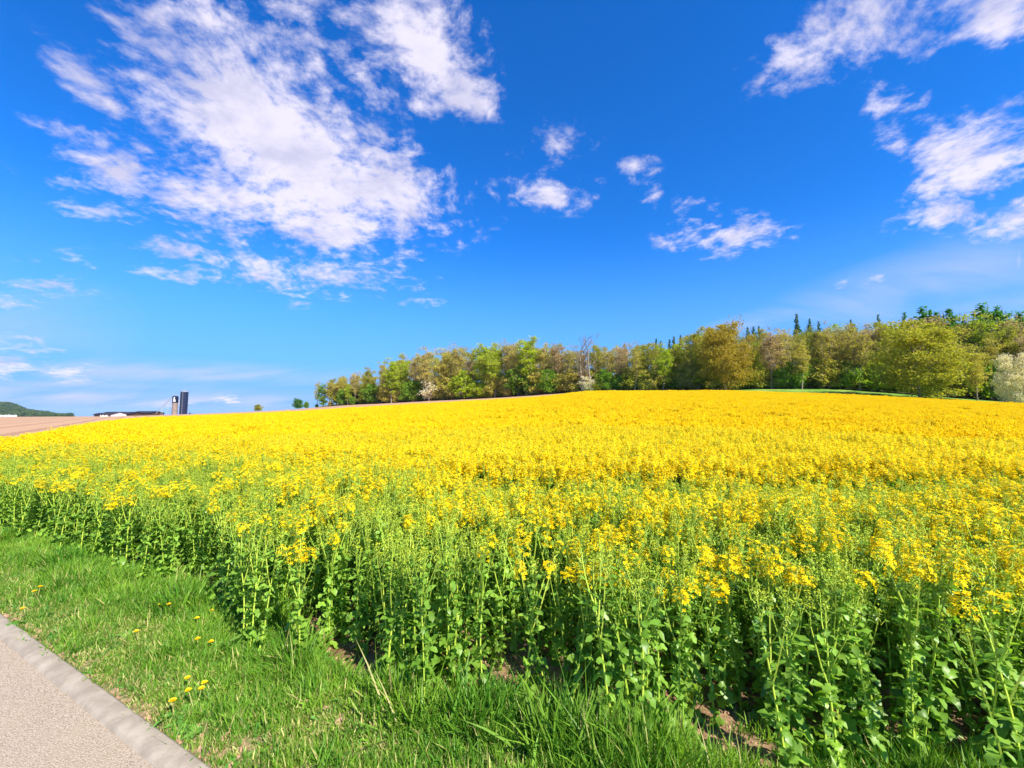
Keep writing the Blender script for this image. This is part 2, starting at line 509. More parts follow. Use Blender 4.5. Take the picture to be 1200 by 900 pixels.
crop = in_crop(cx, cy) & (np.abs(ca) < 1.45)
verge = (~crop) & (kd_ > 0) & (cy < edge_y(cx) + .05) & (cr < 60)
wl = lerp_t(ca, T_W) - 2
left = ca < math.atan((665 - 600) / F)
tilled = (~crop) & (~verge) & (kd_ > 0) & left & (cr < np.where(cpx < 340, 700, wl)) & (ca > R(-75))
mead = (~crop) & (~verge) & (~tilled) & (kd_ > 0) & (~left) & (cr < wl)
rest = ~(crop | verge | tilled | mead)
wood_f = rest & (cr > wl) & (ca > R(-27)) & (ca < R(70))
rest &= ~wood_f
allv = np.stack([GX.ravel(), GY.ravel(), GZ.ravel()], 1)


def sheet(name, mask, mat, **k):
    f = fc[mask]
    u, inv = np.unique(f, return_inverse=True)
    me = bpy.data.meshes.new(name)
    me.from_pydata(allv[u].tolist(), [], inv.reshape(f.shape).tolist())
    me.materials.append(mat); me.polygons.foreach_set('use_smooth', [True] * len(f))
    o = bpy.data.objects.new(name, me); scene.collection.objects.link(o)
    return tag(o, kind='structure', **k)


sheet('crop_ground', crop, M_soil)
sheet('verge_ground', verge, M_verge)
sheet('tilled_field', tilled, M_till)
sheet('meadow', mead, M_mead)
sheet('forest_floor', wood_f, M_floor)
sheet('ground', rest, M_mead)

# ------------------------------------------------------------------ road and kerb
def road_material():
    m, nt, b = new_mat('old_asphalt')
    g = nt.nodes.new('ShaderNodeNewGeometry'); p = g.outputs['Position']
    vo = nt.nodes.new('ShaderNodeTexVoronoi'); vo.inputs['Scale'].default_value = 170; nt.links.new(p, vo.inputs[0])
    sp_ = nt.nodes.new('ShaderNodeSeparateColor'); nt.links.new(vo.outputs['Color'], sp_.inputs[0])
    col = mixc(nt, sp_.outputs[0], (.33, .265, .20), (.51, .42, .325))
    col = mixc(nt, ramp(nt, vo.outputs['Distance'], .35, .75), col, (.24, .18, .115))
    col = mixc(nt, ramp(nt, noise(nt, p, 2.2, 6, .65), .35, .7, 0, .5), col, (.38, .29, .195))
    col = mixc(nt, ramp(nt, noise(nt, p, 9, 6, .7, w=2.), .60, .75, 0, .6), col, (.20, .155, .105))
    nt.links.new(col, b.inputs['Base Color']); b.inputs['Roughness'].default_value = .9
    bp = nt.nodes.new('ShaderNodeBump'); bp.inputs['Distance'].default_value = .004; bp.inputs['Strength'].default_value = .8
    nt.links.new(mth(nt, 'SUBTRACT', noise(nt, p, 60, 4, .6), vo.outputs['Distance']), bp.inputs['Height']); nt.links.new(bp.outputs[0], b.inputs['Normal'])
    return m


def strip(name, prof, mat, s0=-60, s1=90, jo=False):
    """sweeps a profile (distance from the kerb's back edge, height) along the road"""
    mb = MB(); ss = np.concatenate([np.arange(s0, -4, 2.), np.arange(-4, 9, .05), np.arange(9, s1, 2.)]); k = len(prof)
    v = []
    for s in ss:
        w = 0; jt = .003 if jo and (s * 20 + 7) % 20 < 1 else 0
        for d, z in prof:
            q = K0 + KD * s + KN * (d + (w if d > -.3 else 0)); v.append((q[0], q[1], z - jt))
    f = [(a * k + c, a * k + c + 1, (a + 1) * k + c + 1, (a + 1) * k + c) for a in range(len(ss) - 1) for c in range(k - 1)]
    mb.add(v, f)
    return tag(mb.obj(name, mat, smooth=True), kind='structure')


strip('road', [(-4.4, -.01), (-2.2, .03), (-.106, 0.0)], road_material())
M_kerb = plain_mat('kerb_concrete', (.26, .215, .165), (.37, .315, .245), scale=9, rough=.9, bump=.3, bscale=120)
strip('kerb', [(-.112, -.05), (-.110, -.006), (-.106, -.004), (-.098, .012), (-.080, .022), (-.012, .028), (0, .022), (.003, -.05)], M_kerb, jo=True)
strip('kerb', [(-4.51, -.05), (-4.50, .03), (-4.41, .03), (-4.40, -.05)], M_kerb)

# ------------------------------------------------------------------ rapeseed
M_rstem = leaf_mat('rape_stem', (.50, .60, .075), (.32, .47, .05), .15, 3, rnd=.6)
M_rleaf = leaf_mat('rape_leaf', (.125, .265, .028), (.280, .460, .060), .42, 4, rough=.42, spec=.45, rnd=.7)
M_rflow = leaf_mat('rape_flower', (.89, .65, .005), (.94, .76, .010), .38, 3, rough=.6, spec=.15, rnd=.6, tcol=(1.05, 1.0, .5))
M_rbud = leaf_mat('rape_bud', (.30, .42, .03), (.46, .50, .03), .25, 8)


def bend(p0, d0, length, up, k, rg, wob=.02):
    p = [np.array(p0, float)]; d = np.array(d0, float); d /= np.linalg.norm(d)
    for _ in range(k):
        d = d + np.array([0, 0, up]) + rg.normal(size=3) * wob; d /= np.linalg.norm(d)
        p.append(p[-1] + d * length / k)
    return np.array(p)


def leaf(mb, base, az_, ln, wd, rise, droop, rg, seg=5, fold=.22, wave=.30):
    t = np.linspace(0, 1, seg + 1)
    prof = np.interp(t, [0, .12, .35, .6, .85, 1], [.10, .42, .98, 1.02, .84, .18])
    if ln > .05: prof = prof * (1 + .36 * np.sin(t * 21 + rg.random() * 6))
    d = np.array([math.cos(az_), math.sin(az_)]); s_ = np.array([-d[1], d[0]])
    out = ln * t * math.cos(rise); zz_ = ln * (t * math.sin(rise) - droop * t ** 2)
    mid = np.stack([base[0] + out * d[0], base[1] + out * d[1], base[2] + zz_], 1)
    w = (wd * .5 * prof)[:, None]
    tw = rg.normal() * .35
    side = np.array([s_[0] * math.cos(tw), s_[1] * math.cos(tw), math.sin(tw)])
    upv = np.array([0, 0, 1.])
    l = mid + side * w + upv * (w * fold + rg.normal(size=(seg + 1, 1)) * wave * wd * .5)
    r = mid - side * w + upv * (w * fold + rg.normal(size=(seg + 1, 1)) * wave * wd * .5)
    v = np.concatenate([l, mid, r]); k = seg + 1
    f = [(a, k + a, k + a + 1, a + 1) for a in range(seg)] + [(k + a, 2 * k + a, 2 * k + a + 1, k + a + 1) for a in range(seg)]
    mb.add(v, f)


def raceme(fl, st, tip, axis, n, rg, simple=False, sz=.0170):
    """a dome of four-petalled flowers round a tuft of buds"""
    ln = .035 + .0016 * n
    a = rg.random(n) * 6.283
    q = np.sort(rg.random(n))
    rad = .012 + .026 * (1 - q) ** .5 * (1 + .15 * rg.normal(size=n))
    z = -ln + ln * 1.05 * q
    pos = tip + np.stack([np.cos(a) * rad, np.sin(a) * rad, z], 1)
    if simple:
        fl.quads(pos, sz * 1.6, up=1.2, aspect=1.0, rg=rg)
        return
    for p, an, qq in zip(pos, a, q):
        nrm = np.array([math.cos(an) * (1.1 - qq), math.sin(an) * (1.1 - qq), .35 + qq]) + rg.normal(size=3) * .25
        nrm /= np.linalg.norm(nrm)
        t = np.cross(nrm, rg.normal(size=3)); t /= np.linalg.norm(t); b = np.cross(nrm, t)
        v, f = [p], []
        for c in range(4):
            an2 = c * math.pi / 2
            e = t * math.cos(an2) + b * math.sin(an2); g = -t * math.sin(an2) + b * math.cos(an2)
            v += [p + e * sz * .5 + g * sz * .24 + nrm * sz * .18, p + e * sz * .72 + nrm * sz * .2, p + e * sz * .5 - g * sz * .24 + nrm * sz * .18]
            f.append((0, 1 + 3 * c + 2, 1 + 3 * c + 1, 1 + 3 * c))
        fl.add(v, f)
    # buds on top, flower stalks
    bp_ = tip + rg.normal(size=(7, 3)) * np.array([.006, .006, .005]) + np.array([0, 0, .006])
    st.quads(bp_, .007, aspect=1.6, m=1, rg=rg)


def rape(seed, H=1.0, bloom=1.0, low=False):
    """stem, leaf and flower meshes of one plant"""
    rg = np.random.default_rng(seed)
    st, lf, fl, heads = MB(), MB(), MB(), []
    lean = rg.normal(size=2) * .05
    main_ = bend((0, 0, -.02), (lean[0], lean[1], 1), H * .93, .05, 7, rg, .035)
    st.tube(main_, np.linspace(.0066, .0028, 8), 4 if not low else 3)
    tips = [(main_[-1], 1.0)]
    nb = rg.integers(4, 7)
    for b in range(nb):
        k = .52 + .38 * (b + rg.random() * .6) / nb
        p0 = main_[0] + (main_[-1] - main_[0]) * k
        i0 = min(int(k * 7), 6); p0 = main_[i0] + (main_[i0 + 1] - main_[i0]) * (k * 7 - i0)
        an = b * 2.4 + rg.random()
        ln = (H * (1.0 - k) * rg.uniform(.75, 1.08)) + .04
        br = bend(p0, (math.cos(an) * .36, math.sin(an) * .36, 1.0), ln, .17, 4, rg, .05)
        st.tube(br, np.linspace(.0042, .002, 5), 3)
        tips.append((br[-1], rg.uniform(.45, 1.0)))
        leaf(lf, p0, an, rg.uniform(.06, .11), rg.uniform(.018, .032), .6, .35, rg, 4)
        if not low:
            for c in (1, 2, 3): leaf(lf, br[c], rg.random() * 6.28, rg.uniform(.035, .06), rg.uniform(.014, .024), .7, .3, rg, 3)
    for tp, s_ in tips:
        n = int((42 * s_ + 6) * (rg.uniform(.75, 1.25) if not low else bloom * rg.uniform(.6, 1.25)))
        if not low and rg.random() > min(1, bloom * (1.0 if s_ < 1 else 1.35)): n = 0
        if low: n = max(0, int(n * .55))
        if n > 2:
            hd = MB(); raceme(hd, st, tp, None, n, rg, low); fl.merge(hd); heads.append(hd)
        # young pods and buds beneath the flowers
        npod = 5 if not low else 3
        for q in range(npod):
            z0 = tp + np.array([0, 0, -.035 - .012 * q]); an = q * 2.4 + rg.random()
            e = z0 + np.array([math.cos(an) * .022, math.sin(an) * .022, .022])
            st.tube([z0, e], [.0016, .0012], 3)
        if n <= 2:
            st.quads(tp + rg.normal(size=(16, 3)) * np.array([.010, .010, .012]), .009, aspect=1.6, m=1, rg=rg)
    # leaves up the stem, large and lobed below, small above
    nl = rg.integers(46, 56) if not low else 9
    for q in range(nl):
        k = ((q + .5) / nl) ** 1.0 * .95 if not low else .45 + .45 * q / nl
        i0 = min(int(k * 7), 6); p0 = main_[i0] + (main_[i0 + 1] - main_[i0]) * (k * 7 - i0)
        s_ = np.interp(k, [0, .25, .55, .9], [1.05, 1.0, .78, .5]) * rg.uniform(.45, 1.3)
        if low: s_ *= 1.4
        leaf(lf, p0 + rg.normal(size=3) * .012, q * 2.399 + rg.random() * .8, .070 * s_, .040 * s_, rg.uniform(0, 1.2), rg.uniform(.35, 1.0), rg, 6 if not low else 3)
    return st, lf, fl, heads


def one_mesh(parts):
    mb = MB()
    st, lf, fl, _ = parts
    mb.merge(st); mb.merge(lf, 2); mb.merge(fl, 3)
    return mb.mesh('rapeseed', [M_rstem, M_rbud, M_rleaf, M_rflow], True)


NV = 5
kinds = []
for b, blo in ((0, .06), (1, .34), (2, .72), (3, 1.0)):
    for v in range(NV): kinds.append(rape(100 * b + v, rng.uniform(.96, 1.06), blo))
protos = [one_mesh(k) for k in kinds]
# coarse clumps of a dozen plants for the far field
NC = 5
for c in range(NC):
    mb = MB(); rg = np.random.default_rng(900 + c)
    for q in range(20):
        st, lf, fl, _ = rape(2000 + 40 * c + q, rg.uniform(.90, 1.08), 2.1 if q % 7 else .6, True)
        off = (rg.uniform(-.36, .36), rg.uniform(-.36, .36), 0)
        mb.merge(st, None, off); mb.merge(lf, 2, off); mb.merge(fl, 3, off)
    protos.append(mb.mesh('rapeseed', [M_rstem, M_rbud, M_rleaf, M_rflow]))


def crop_points(cell, r0, r1, amax):
    n = int(2 * r1 / cell)
    gx, gy = np.meshgrid(np.arange(-n // 2 - 1, n // 2 + 1) * cell * 1.0, np.arange(0, n // 2 + 1) * cell)
    x = (gx + rng.uniform(-.5, .5, gx.shape) * cell).ravel(); y = (gy + rng.uniform(-.5, .5, gx.shape) * cell).ravel()
    r = np.hypot(x, y); a = np.arctan2(x, y)
    k = (r >= r0) & (r < r1) & (np.abs(a) < amax)
    x, y = x[k], y[k]
    e = y - edge_y(x) + .30 * (smooth2(x, y, .55, 5) - .6) + .09 * rng.normal(size=len(x)) - .7 * pockets(x, y)
    k = (e > 0) & in_crop(x, np.maximum(y, edge_y(x) + .01)) & ~((e < .35) & (rng.random(len(x)) < .30))
    return x[k], y[k], e[k]


x, y, e = crop_points(.122, 0, 13, R(63))
px_ = 600 + F * x / y
bl = .0 + .42 * sstep(.4, 2.6, e) + .62 * sstep(1.8, 3.6, e)
right = sstep(500, 800, px_)
bl = bl + .12 * right * sstep(.1, .9, e) * (1 - sstep(1.4, 2.0, y - 2.0 + .3 * (smooth2(x, y, 1.5, 9) - .5)) * .8)
track = sstep(3.6, 3.8, y) * (1 - sstep(4.9, 5.3, y)) * sstep(470, 640, px_)
bl = bl * (1 - .95 * track)
bl = bl + .55 * (1 - .8 * track) * (smooth2(x, y, .55, 6) - .5) + .20 * rng.normal(size=len(x))
lvl = np.clip(np.digitize(bl, [.18, .48, .86]), 0, 3)
hs = .86 + .13 * sstep(0, 1.6, e) + .05 * rng.normal(size=len(x)) + .10 * (smooth2(x, y, .8, 7) - .5) - .20 * track
hs = np.clip(hs, .62, 1.14)
pick = lvl * NV + rng.integers(0, NV, len(x))
z = ground_z(x, y)
spin = np.stack([rng.normal(size=len(x)) * .07, rng.normal(size=len(x)) * .07, rng.uniform(0, 6.283, len(x))], 1)
wdt = rng.uniform(.9, 1.12, len(x))
# the plants that show largest stand as things of their own
inview = (px_ > -30) & (px_ < 1235)
order = np.argsort(np.where(inview, np.hypot(x, y), 1e9) + rng.uniform(0, .01, len(x)))[:300]
single = np.zeros(len(x), bool); single[order] = True

src = {}
for n_, q in enumerate(order):
    t = int(pick[q])
    loc = (x[q], y[q], z[q])
    if t not in src:
        o = empty('rapeseed_plant', loc)
        st, lf, fl, heads = kinds[t]
        ch = [st.obj('stem', [M_rstem, M_rbud], o), lf.obj('foliage', M_rleaf, o, smooth=True)]
        for hd in heads: ch.append(hd.obj('flower_head', M_rflow, o))
        src[t] = (o, ch)
    else:
        s0, ch = src[t]
        o = s0.copy(); scene.collection.objects.link(o); o.location = loc
        for c in ch:
            d = c.copy(); scene.collection.objects.link(d); d.parent = o
    o.rotation_euler = spin[q]; o.scale = (wdt[q], wdt[q], hs[q])
    tag(o, 'tall green rapeseed plant in the front rows of the crop, beside the grass verge', 'rapeseed plant', 'rapeseed plants in the front rows of the field')

k = ~single
fx, fy, fe = crop_points(.56, 13, 150, R(58))
fz = height(fx, fy)
eps = .3
fs = np.stack([np.arctan((height(fx, fy + eps) - height(fx, fy - eps)) / (2 * eps)), -np.arctan((height(fx + eps, fy) - height(fx - eps, fy)) / (2 * eps)), rng.integers(0, 4, len(fx)) * math.pi / 2], 1)
fh = 1.0 + .05 * rng.normal(size=len(fx)) + .10 * (smooth2(fx, fy, 3.0, 8) - .5)
fr = np.hypot(fx, fy)
P_all = np.concatenate([np.stack([x[k], y[k], z[k]], 1), np.stack([fx, fy, fz], 1)])
R_all = np.concatenate([spin[k], fs])
S_all = np.concatenate([np.stack([wdt[k], wdt[k], hs[k]], 1), np.stack([np.ones(len(fx)), np.ones(len(fx)), fh], 1)])
I_all = np.concatenate([pick[k], 4 * NV + rng.integers(0, NC, len(fx))])
scatter('rapeseed_field', P_all, R_all, S_all, I_all, protos, label='dense yellow flowering rapeseed crop covering the rising field behind the front rows', cat='rapeseed crop')

# ------------------------------------------------------------------ grass verge
M_grass = leaf_mat('grass_blade', (.060, .20, .016), (.22, .38, .035), .35, 1.6, rough=.5, spec=.3, rnd=.8)
M_dry = leaf_mat('dry_grass', (.28, .32, .07), (.44, .38, .15), .25, 3, rnd=.8)
M_weed = leaf_mat('weed_leaf', (.08, .24, .03), (.18, .34, .06), .3, 4, rnd=.8)


def tuft(seed, n, L0, spread, dry, w=.0032):
    rg = np.random.default_rng(seed); mb = MB()
    for q in range(n):
        an = rg.random() * 6.283; ln = L0 * rg.uniform(.45, 1.1); out = rg.uniform(.15, .75)
        b0 = np.array([rg.normal() * spread, rg.normal() * spread, -.01])
        d = np.array([math.cos(an) * out, math.sin(an) * out, 1.0])
        p = bend(b0, d, ln, -.16 * out - .05, 3, rg, .07)
        s_ = np.array([-math.sin(an + rg.normal() * .6), math.cos(an + rg.normal() * .6), 0]) * w * rg.uniform(.7, 1.3)
        v = [p[0] - s_, p[0] + s_, p[1] - s_, p[1] + s_, p[2] - s_ * .7, p[2] + s_ * .7, p[3]]
        mb.add(v, [(0, 1, 3, 2), (2, 3, 5, 4), (4, 5, 6)], 1 if rg.random() < dry else 0)
    return mb.mesh('grass', [M_grass, M_dry])


def weed(seed):
    rg = np.random.default_rng(seed); mb = MB()
    for q in range(rg.integers(9, 14)):
        leaf(mb, (0, 0, .0), q * 2.4 + rg.random(), rg.uniform(.05, .10), rg.uniform(.02, .034), rg.uniform(.15, .9), rg.uniform(.3, .7), rg, 4)
    return mb.mesh('weed', [M_weed])


gp = [tuft(1, 40, .11, .028, .10), tuft(2, 40, .13, .03, .05), tuft(3, 36, .10, .03, .22),
      tuft(4, 34, .07, .035, .42), tuft(5, 34, .06, .035, .25),
      tuft(6, 44, .18, .03, .01), tuft(7, 44, .20, .028, .02), tuft(8, 40, .23, .03, .08, .0028),
      weed(9), weed(10), weed(11)]
n = 76000
gx = rng.uniform(-16, 3.6, n); gy = rng.uniform(.2, 11, n)
kd = kerb_dist(gx, gy); e = edge_y(gx) - gy
vis = (600 + F * gx / gy > -60) & (gy > 1.1) & (kd > .004) & (e > -.38)
# dense where near
vis &= rng.random(n) < np.clip(7 / np.hypot(gx, gy), .35, 1)
gx, gy, kd, e = gx[vis], gy[vis], kd[vis], e[vis]
mul = 5
gx = np.repeat(gx, mul) + rng.normal(size=len(gx) * mul) * .12; gy = np.repeat(gy, mul) + rng.normal(size=len(gy) * mul) * .12
kd = kerb_dist(gx, gy); e = edge_y(gx) - gy
n1 = smooth2(gx, gy, .32, 21); n2 = smooth2(gx, gy, .12, 22); n3 = smooth2(gx, gy, .8, 23)
keep = kd > .004
bare = sstep(.14, .0, kd) * .5 + .12 * sstep(.5, .1, kd)          # worn strip beside the kerb
keep &= rng.random(len(gx)) > bare + .7 * sstep(.8, .9, n1) * sstep(.4, .1, kd)
bare_e = sstep(.12, -.22, e + .35 * (n3 - .55)) * np.where(n1 + n2 * .4 > .62, 1.0, .55)     # soil shows at the foot of the crop
keep &= rng.random(len(gx)) > bare_e
keep &= (e > -.38) & (rng.random(len(gx)) > 1.1 * pockets(gx, gy))
gx, gy, kd, e, n1, n2, n3 = (q[keep] for q in (gx, gy, kd, e, n1, n2, n3))
lush = sstep(.15, .9, kd + .5 * (n3 - .5)) * .8 + .5 * (n1 - .5) + .12 * rng.normal(size=len(gx))
tall = sstep(.80, .25, e + .3 * (n1 - .5)) * sstep(.5, .9, kd) * sstep(-2.2, -.5, gx + .6 * (n3 - .5)) * sstep(.85, .4, gx) * sstep(-.1, .1, e)
gi = np.where(lush < .15, rng.integers(3, 5, len(gx)), np.where(lush < .36, rng.choice([0, 2, 4], len(gx)), rng.integers(0, 3, len(gx))))
gi = np.where(rng.random(len(gx)) < tall * .8 * sstep(.3, .6, smooth2(gx, gy, .4, 33)) + .22 * sstep(.6, 1., kd) * (smooth2(gx, gy, .35, 34) > .58), rng.integers(5, 8, len(gx)), gi)
gi = np.where(rng.random(len(gx)) < .055, rng.integers(8, 11, len(gx)), gi)
gs = rng.uniform(.6, 1.25, len(gx)) * (.72 + .5 * np.clip(lush, 0, 1) + .75 * sstep(.5, .85, smooth2(gx, gy, .22, 31)) * sstep(.2, .6, kd)) * (1 - .35 * sstep(.5, 1.2, gx))
spin = np.stack([rng.normal(size=len(gx)) * .15, rng.normal(size=len(gx)) * .15, rng.uniform(0, 6.283, len(gx))], 1)
scatter('grass', np.stack([gx, gy, ground_z(gx, gy)], 1), spin, np.stack([gs, gs, gs], 1), gi, gp, label='lush green grass and small weeds on the verge between the kerb and the crop', cat='grass')
print('plants', len(P_all), 'grass', len(gx))

# clods of earth at the foot of the crop
M_clod = plain_mat('earth_clod', (.26, .15, .09), (.48, .31, .20), 12, .95, .1)
cp = []
for c in range(4):
    rg = np.random.default_rng(50 + c); mb = MB()
    a_, t_ = 7, 4
    v = [(0, 0, -.5)] + [(math.sin(math.pi * i_ / 5) * math.cos(j_ * 6.283 / a_), math.sin(math.pi * i_ / 5) * math.sin(j_ * 6.283 / a_), -.7 * math.cos(math.pi * i_ / 5)) for i_ in range(1, 5) for j_ in range(a_)] + [(0, 0, .6)]
    v = np.array(v) * (1 + .28 * rg.normal(size=(len(v), 1)))
    f = [(0, 1 + (j_ + 1) % a_, 1 + j_) for j_ in range(a_)] + [(1 + i_ * a_ + j_, 1 + i_ * a_ + (j_ + 1) % a_, 1 + (i_ + 1) * a_ + (j_ + 1) % a_, 1 + (i_ + 1) * a_ + j_) for i_ in range(3) for j_ in range(a_)] + [(1 + 3 * a_ + j_, 1 + 3 * a_ + (j_ + 1) % a_, len(v) - 1) for j_ in range(a_)]
    mb.add(v, f); cp.append(mb.mesh('clod', [M_clod]))
n = 5200
sx_ = rng.uniform(-8, 4, n); se = rng.uniform(-.30, 1.0, n); sy_ = edge_y(sx_) + se
sk = (kerb_dist(sx_, sy_) > .02)
nn_ = 1500
ks = rng.uniform(-1, 6, nn_); kk = np.abs(rng.normal(size=nn_)) * .10 + .01
sx_ = np.concatenate([sx_[sk], K0[0] + KD[0] * ks + KN[0] * kk]); sy_ = np.concatenate([sy_[sk], K0[1] + KD[1] * ks + KN[1] * kk])
cs = np.concatenate([rng.gamma(2., .0042, sk.sum()), rng.gamma(2., .0025, nn_)]) + .002
scatter('soil_clods', np.stack([sx_, sy_, ground_z(sx_, sy_)], 1), rng.uniform(0, 6.28, (len(sx_), 3)), np.stack([cs, cs, cs], 1), rng.integers(0, 4, len(sx_)), cp,
        label='crumbs and clods of dry brown earth at the foot of the crop', cat='soil')

# ------------------------------------------------------------------ dandelions
M_dand = leaf_mat('dandelion_flower', (.92, .60, .01), (.94, .72, .02), .2, 60)
M_dstem = leaf_mat('dandelion_stalk', (.30, .36, .10), (.36, .30, .12), .1, 30)


def dandelion(loc, s, label, seed):
    rg = np.random.default_rng(seed)
    o = empty('dandelion', loc, rg.random() * 6.28, label=label, cat='dandelion', group='dandelions in the grass verge')
    lf, st, fl = MB(), MB(), MB()
    for q in range(9): leaf(lf, (0, 0, 0.005), q * 2.4, rg.uniform(.08, .13), .026, rg.uniform(.2, .7), .5, rg, 5)
    lf.obj('foliage', M_weed, o)
    nh = 2 if s > 1.2 else 1
    for h in range(nh):
        p = bend((0, 0, 0), (rg.normal() * .25, rg.normal() * .25, 1), .075 + .03 * rg.random(), .02, 4, rg, .06)
        st.tube(p, .0022, 5)
        c = p[-1]
        for ring, (n_, r0, r1, zz_) in enumerate(((20, .003, .016, .003), (16, .002, .012, .006), (10, .001, .007, .009))):
            for q in range(n_):
                an = q * 6.283 / n_ + ring * .2 + rg.normal() * .05
                d = np.array([math.cos(an), math.sin(an), 0]); s_ = np.array([-d[1], d[0], 0]) * .0022
                b0, b1 = c + d * r0 + [0, 0, zz_ * .3], c + d * r1 * rg.uniform(.9, 1.08) + [0, 0, zz_ + .002]
                fl.add([b0 - s_ * .5, b0 + s_ * .5, b1 + s_, b1 - s_], [(0, 1, 2, 3)])
        fl.cyl(c[0], c[1], c[2] - .006, c[2] + .003, .003, .006, 8)
    st.obj('stalk', M_dstem, o); fl.obj('flower_head', M_dand, o)


def on_ground(px, py, h=0.09):
    t, m = ray(px, py)
    d = (EYE - h) / -m
    return t * d, d


DL = [((24, 718), 1.1, 'yellow dandelion in flower closest to the kerb at the left edge of the verge'),
      ((45, 694), 1.5, 'dandelion with two open heads left of the dark tussock near the left edge'),
      ((142, 662), 1.4, 'dandelion tucked against the leafy foot of the crop at the left'),
      ((163, 746), .9, 'small single dandelion in the short middle grass of the verge'),
      ((190, 716), 1.5, 'left one of the two bright dandelions side by side below the crop leaves'),
      ((205, 713), 1.1, 'right one of the two bright dandelions side by side below the crop leaves'),
      ((232, 735), 1.0, 'dandelion just right of and below the bright pair of dandelions'),
      ((233, 759), 1.0, 'left of the two level dandelions in the middle of the verge'),
      ((252, 756), 1.0, 'right of the two level dandelions in the middle of the verge'),
      ((223, 797), 1.0, 'dandelion at the top of the small cluster growing near the kerb'),
      ((238, 807), .8, 'tiny dandelion at the right of the small cluster growing near the kerb'),
      ((228, 816), 1.4, 'full round dandelion in the middle of the small cluster near the kerb'),
      ((205, 823), 1.4, 'lowest dandelion of the small cluster, the nearest of it to the kerb'),
      ((250, 722), 1.0, 'dandelion against the lowest crop leaves in the left half of the verge')]
for q, ((a_, b_), s_, lb) in enumerate(DL):
    x_, y_ = on_ground(a_, b_)
    dandelion((x_, y_, float(ground_z(x_, y_))), s_, lb, 300 + q)

# ------------------------------------------------------------------ trees
M_bark = plain_mat('bark', (.13, .105, .08), (.32, .27, .21), 3, .95, .1)
M_twig = plain_mat('twigs', (.20, .135, .105), (.28, .20, .15), 1, .95, .1)


def lm(nm, c1, c2): return leaf_mat(nm, c1, c2, .42, .35, rough=.6, spec=.2, rnd=.5)


LM = {
    'olive': lm('olive_leaves', (.25, .27, .03), (.40, .38, .04)),
    'orange': lm('orange_leaves', (.34, .25, .03), (.46, .36, .04)),
    'lime': lm('lime_leaves', (.30, .40, .02), (.48, .53, .035)),
    'green': lm('green_leaves', (.15, .28, .025), (.26, .40, .035)),
    'brown': lm('brown_buds', (.40, .34, .09), (.54, .47, .12)),
    'khaki': lm('khaki_leaves', (.38, .34, .065), (.50, .45, .09)),
    'pink': lm('pink_brown_buds', (.38, .27, .15), (.50, .38, .20)),
    'white': lm('white_blossom', (.58, .52, .42), (.72, .66, .56)),
    'fresh': lm('fresh_green_needles', (.045, .17, .03), (.10, .27, .045)),
    'dark': lm('dark_needles', (.03, .09, .03), (.06, .14, .035)),
}


def limbs(mb, H, r0, spread, z0, n, rg, rise=.6):
    tips = []
    tr = bend((0, 0, -.8), (rg.normal() * .04, rg.normal() * .04, 1), H * .9 + .8, .06, 9, rg, .05)
    mb.tube(tr, np.linspace(r0, r0 * .12, 10), 6)
    for q in range(n):
        k = z0 + (.92 - z0) * (q + rg.random() * .5) / n
        i0 = min(int(k * 9), 8); p0 = tr[i0] + (tr[i0 + 1] - tr[i0]) * (k * 9 - i0)
        an = q * 2.4 + rg.random()
        ln = spread * np.interp(k, [z0, .55, 1], [.8, 1, .35]) * rg.uniform(.7, 1.1)
        b = bend(p0, (math.cos(an), math.sin(an), rise), ln, .14, 4, rg, .10)
        mb.tube(b, np.linspace(r0 * .32, r0 * .06, 5), 4)
        for s_ in range(3):
            d = b[2 + (s_ % 3)] - b[1] + rg.normal(size=3) * ln * .3; d[2] = abs(d[2]) + .2
            c = bend(b[1 + s_], d, ln * .5, .12, 3, rg, .12)
            mb.tube(c, np.linspace(r0 * .10, r0 * .025, 4), 3)
            tips.append(c[-1]); tips.append(c[2])
        tips.append(b[-1])
    return tr, np.array(tips)


def broad(seed, H, Wd, nclump=70, per=70, sig=.8, leafsz=.34, z0=.22, twig=0, base=.18, top_bias=.0):
    """trunk mesh, crown mesh, twig mesh; leaves sit in clumps, gaps between them"""
    rg = np.random.default_rng(seed)
    tk, cr, tw = MB(), MB(), MB()
    _, tips = limbs(tk, H, H * .017, Wd * .45, z0, 11, rg)
    zc = H * (base + (1 - base) * .5); hz_ = H * (1 - base) * .5
    c = rg.normal(size=(nclump, 3)); c /= np.linalg.norm(c, axis=1)[:, None]
    c *= (rg.uniform(.45, 1.0, nclump) ** .7)[:, None]
    lump = 1 + .16 * np.sin(3 * np.arctan2(c[:, 1], c[:, 0]) + seed) + .12 * rg.normal(size=nclump)
    c = c * np.array([Wd / 2, Wd / 2, hz_]) * lump[:, None] * np.array([1, 1, .97])
    c[:, 2] += zc
    c = np.concatenate([c, tips[rg.random(len(tips)) < .5]])
    sizes = sig * rg.uniform(.5, 1.3, len(c))
    cnt = (per * rg.uniform(.5, 1.4, len(c))).astype(int)
    pos = np.concatenate([p + np.clip(rg.normal(size=(m_, 3)), -1.7, 1.7) * s_ * np.array([1, 1, .62]) for p, s_, m_ in zip(c, sizes, cnt)])
    pos = pos[pos[:, 2] > .3]
    cr.quads(pos, leafsz * rg.uniform(.6, 1.2, len(pos)), up=.5, aspect=1.3, rg=rg)
    for p in c[: int(len(c) * twig)]:
        for q in range(5):
            d = rg.normal(size=3); d[2] = abs(d[2]) * 1.6 + .8; d /= np.linalg.norm(d)
            tw.tube([p - d * .9, p + d * rg.uniform(.7, 1.5)], [.035, .012], 3)
    return tk, cr, tw


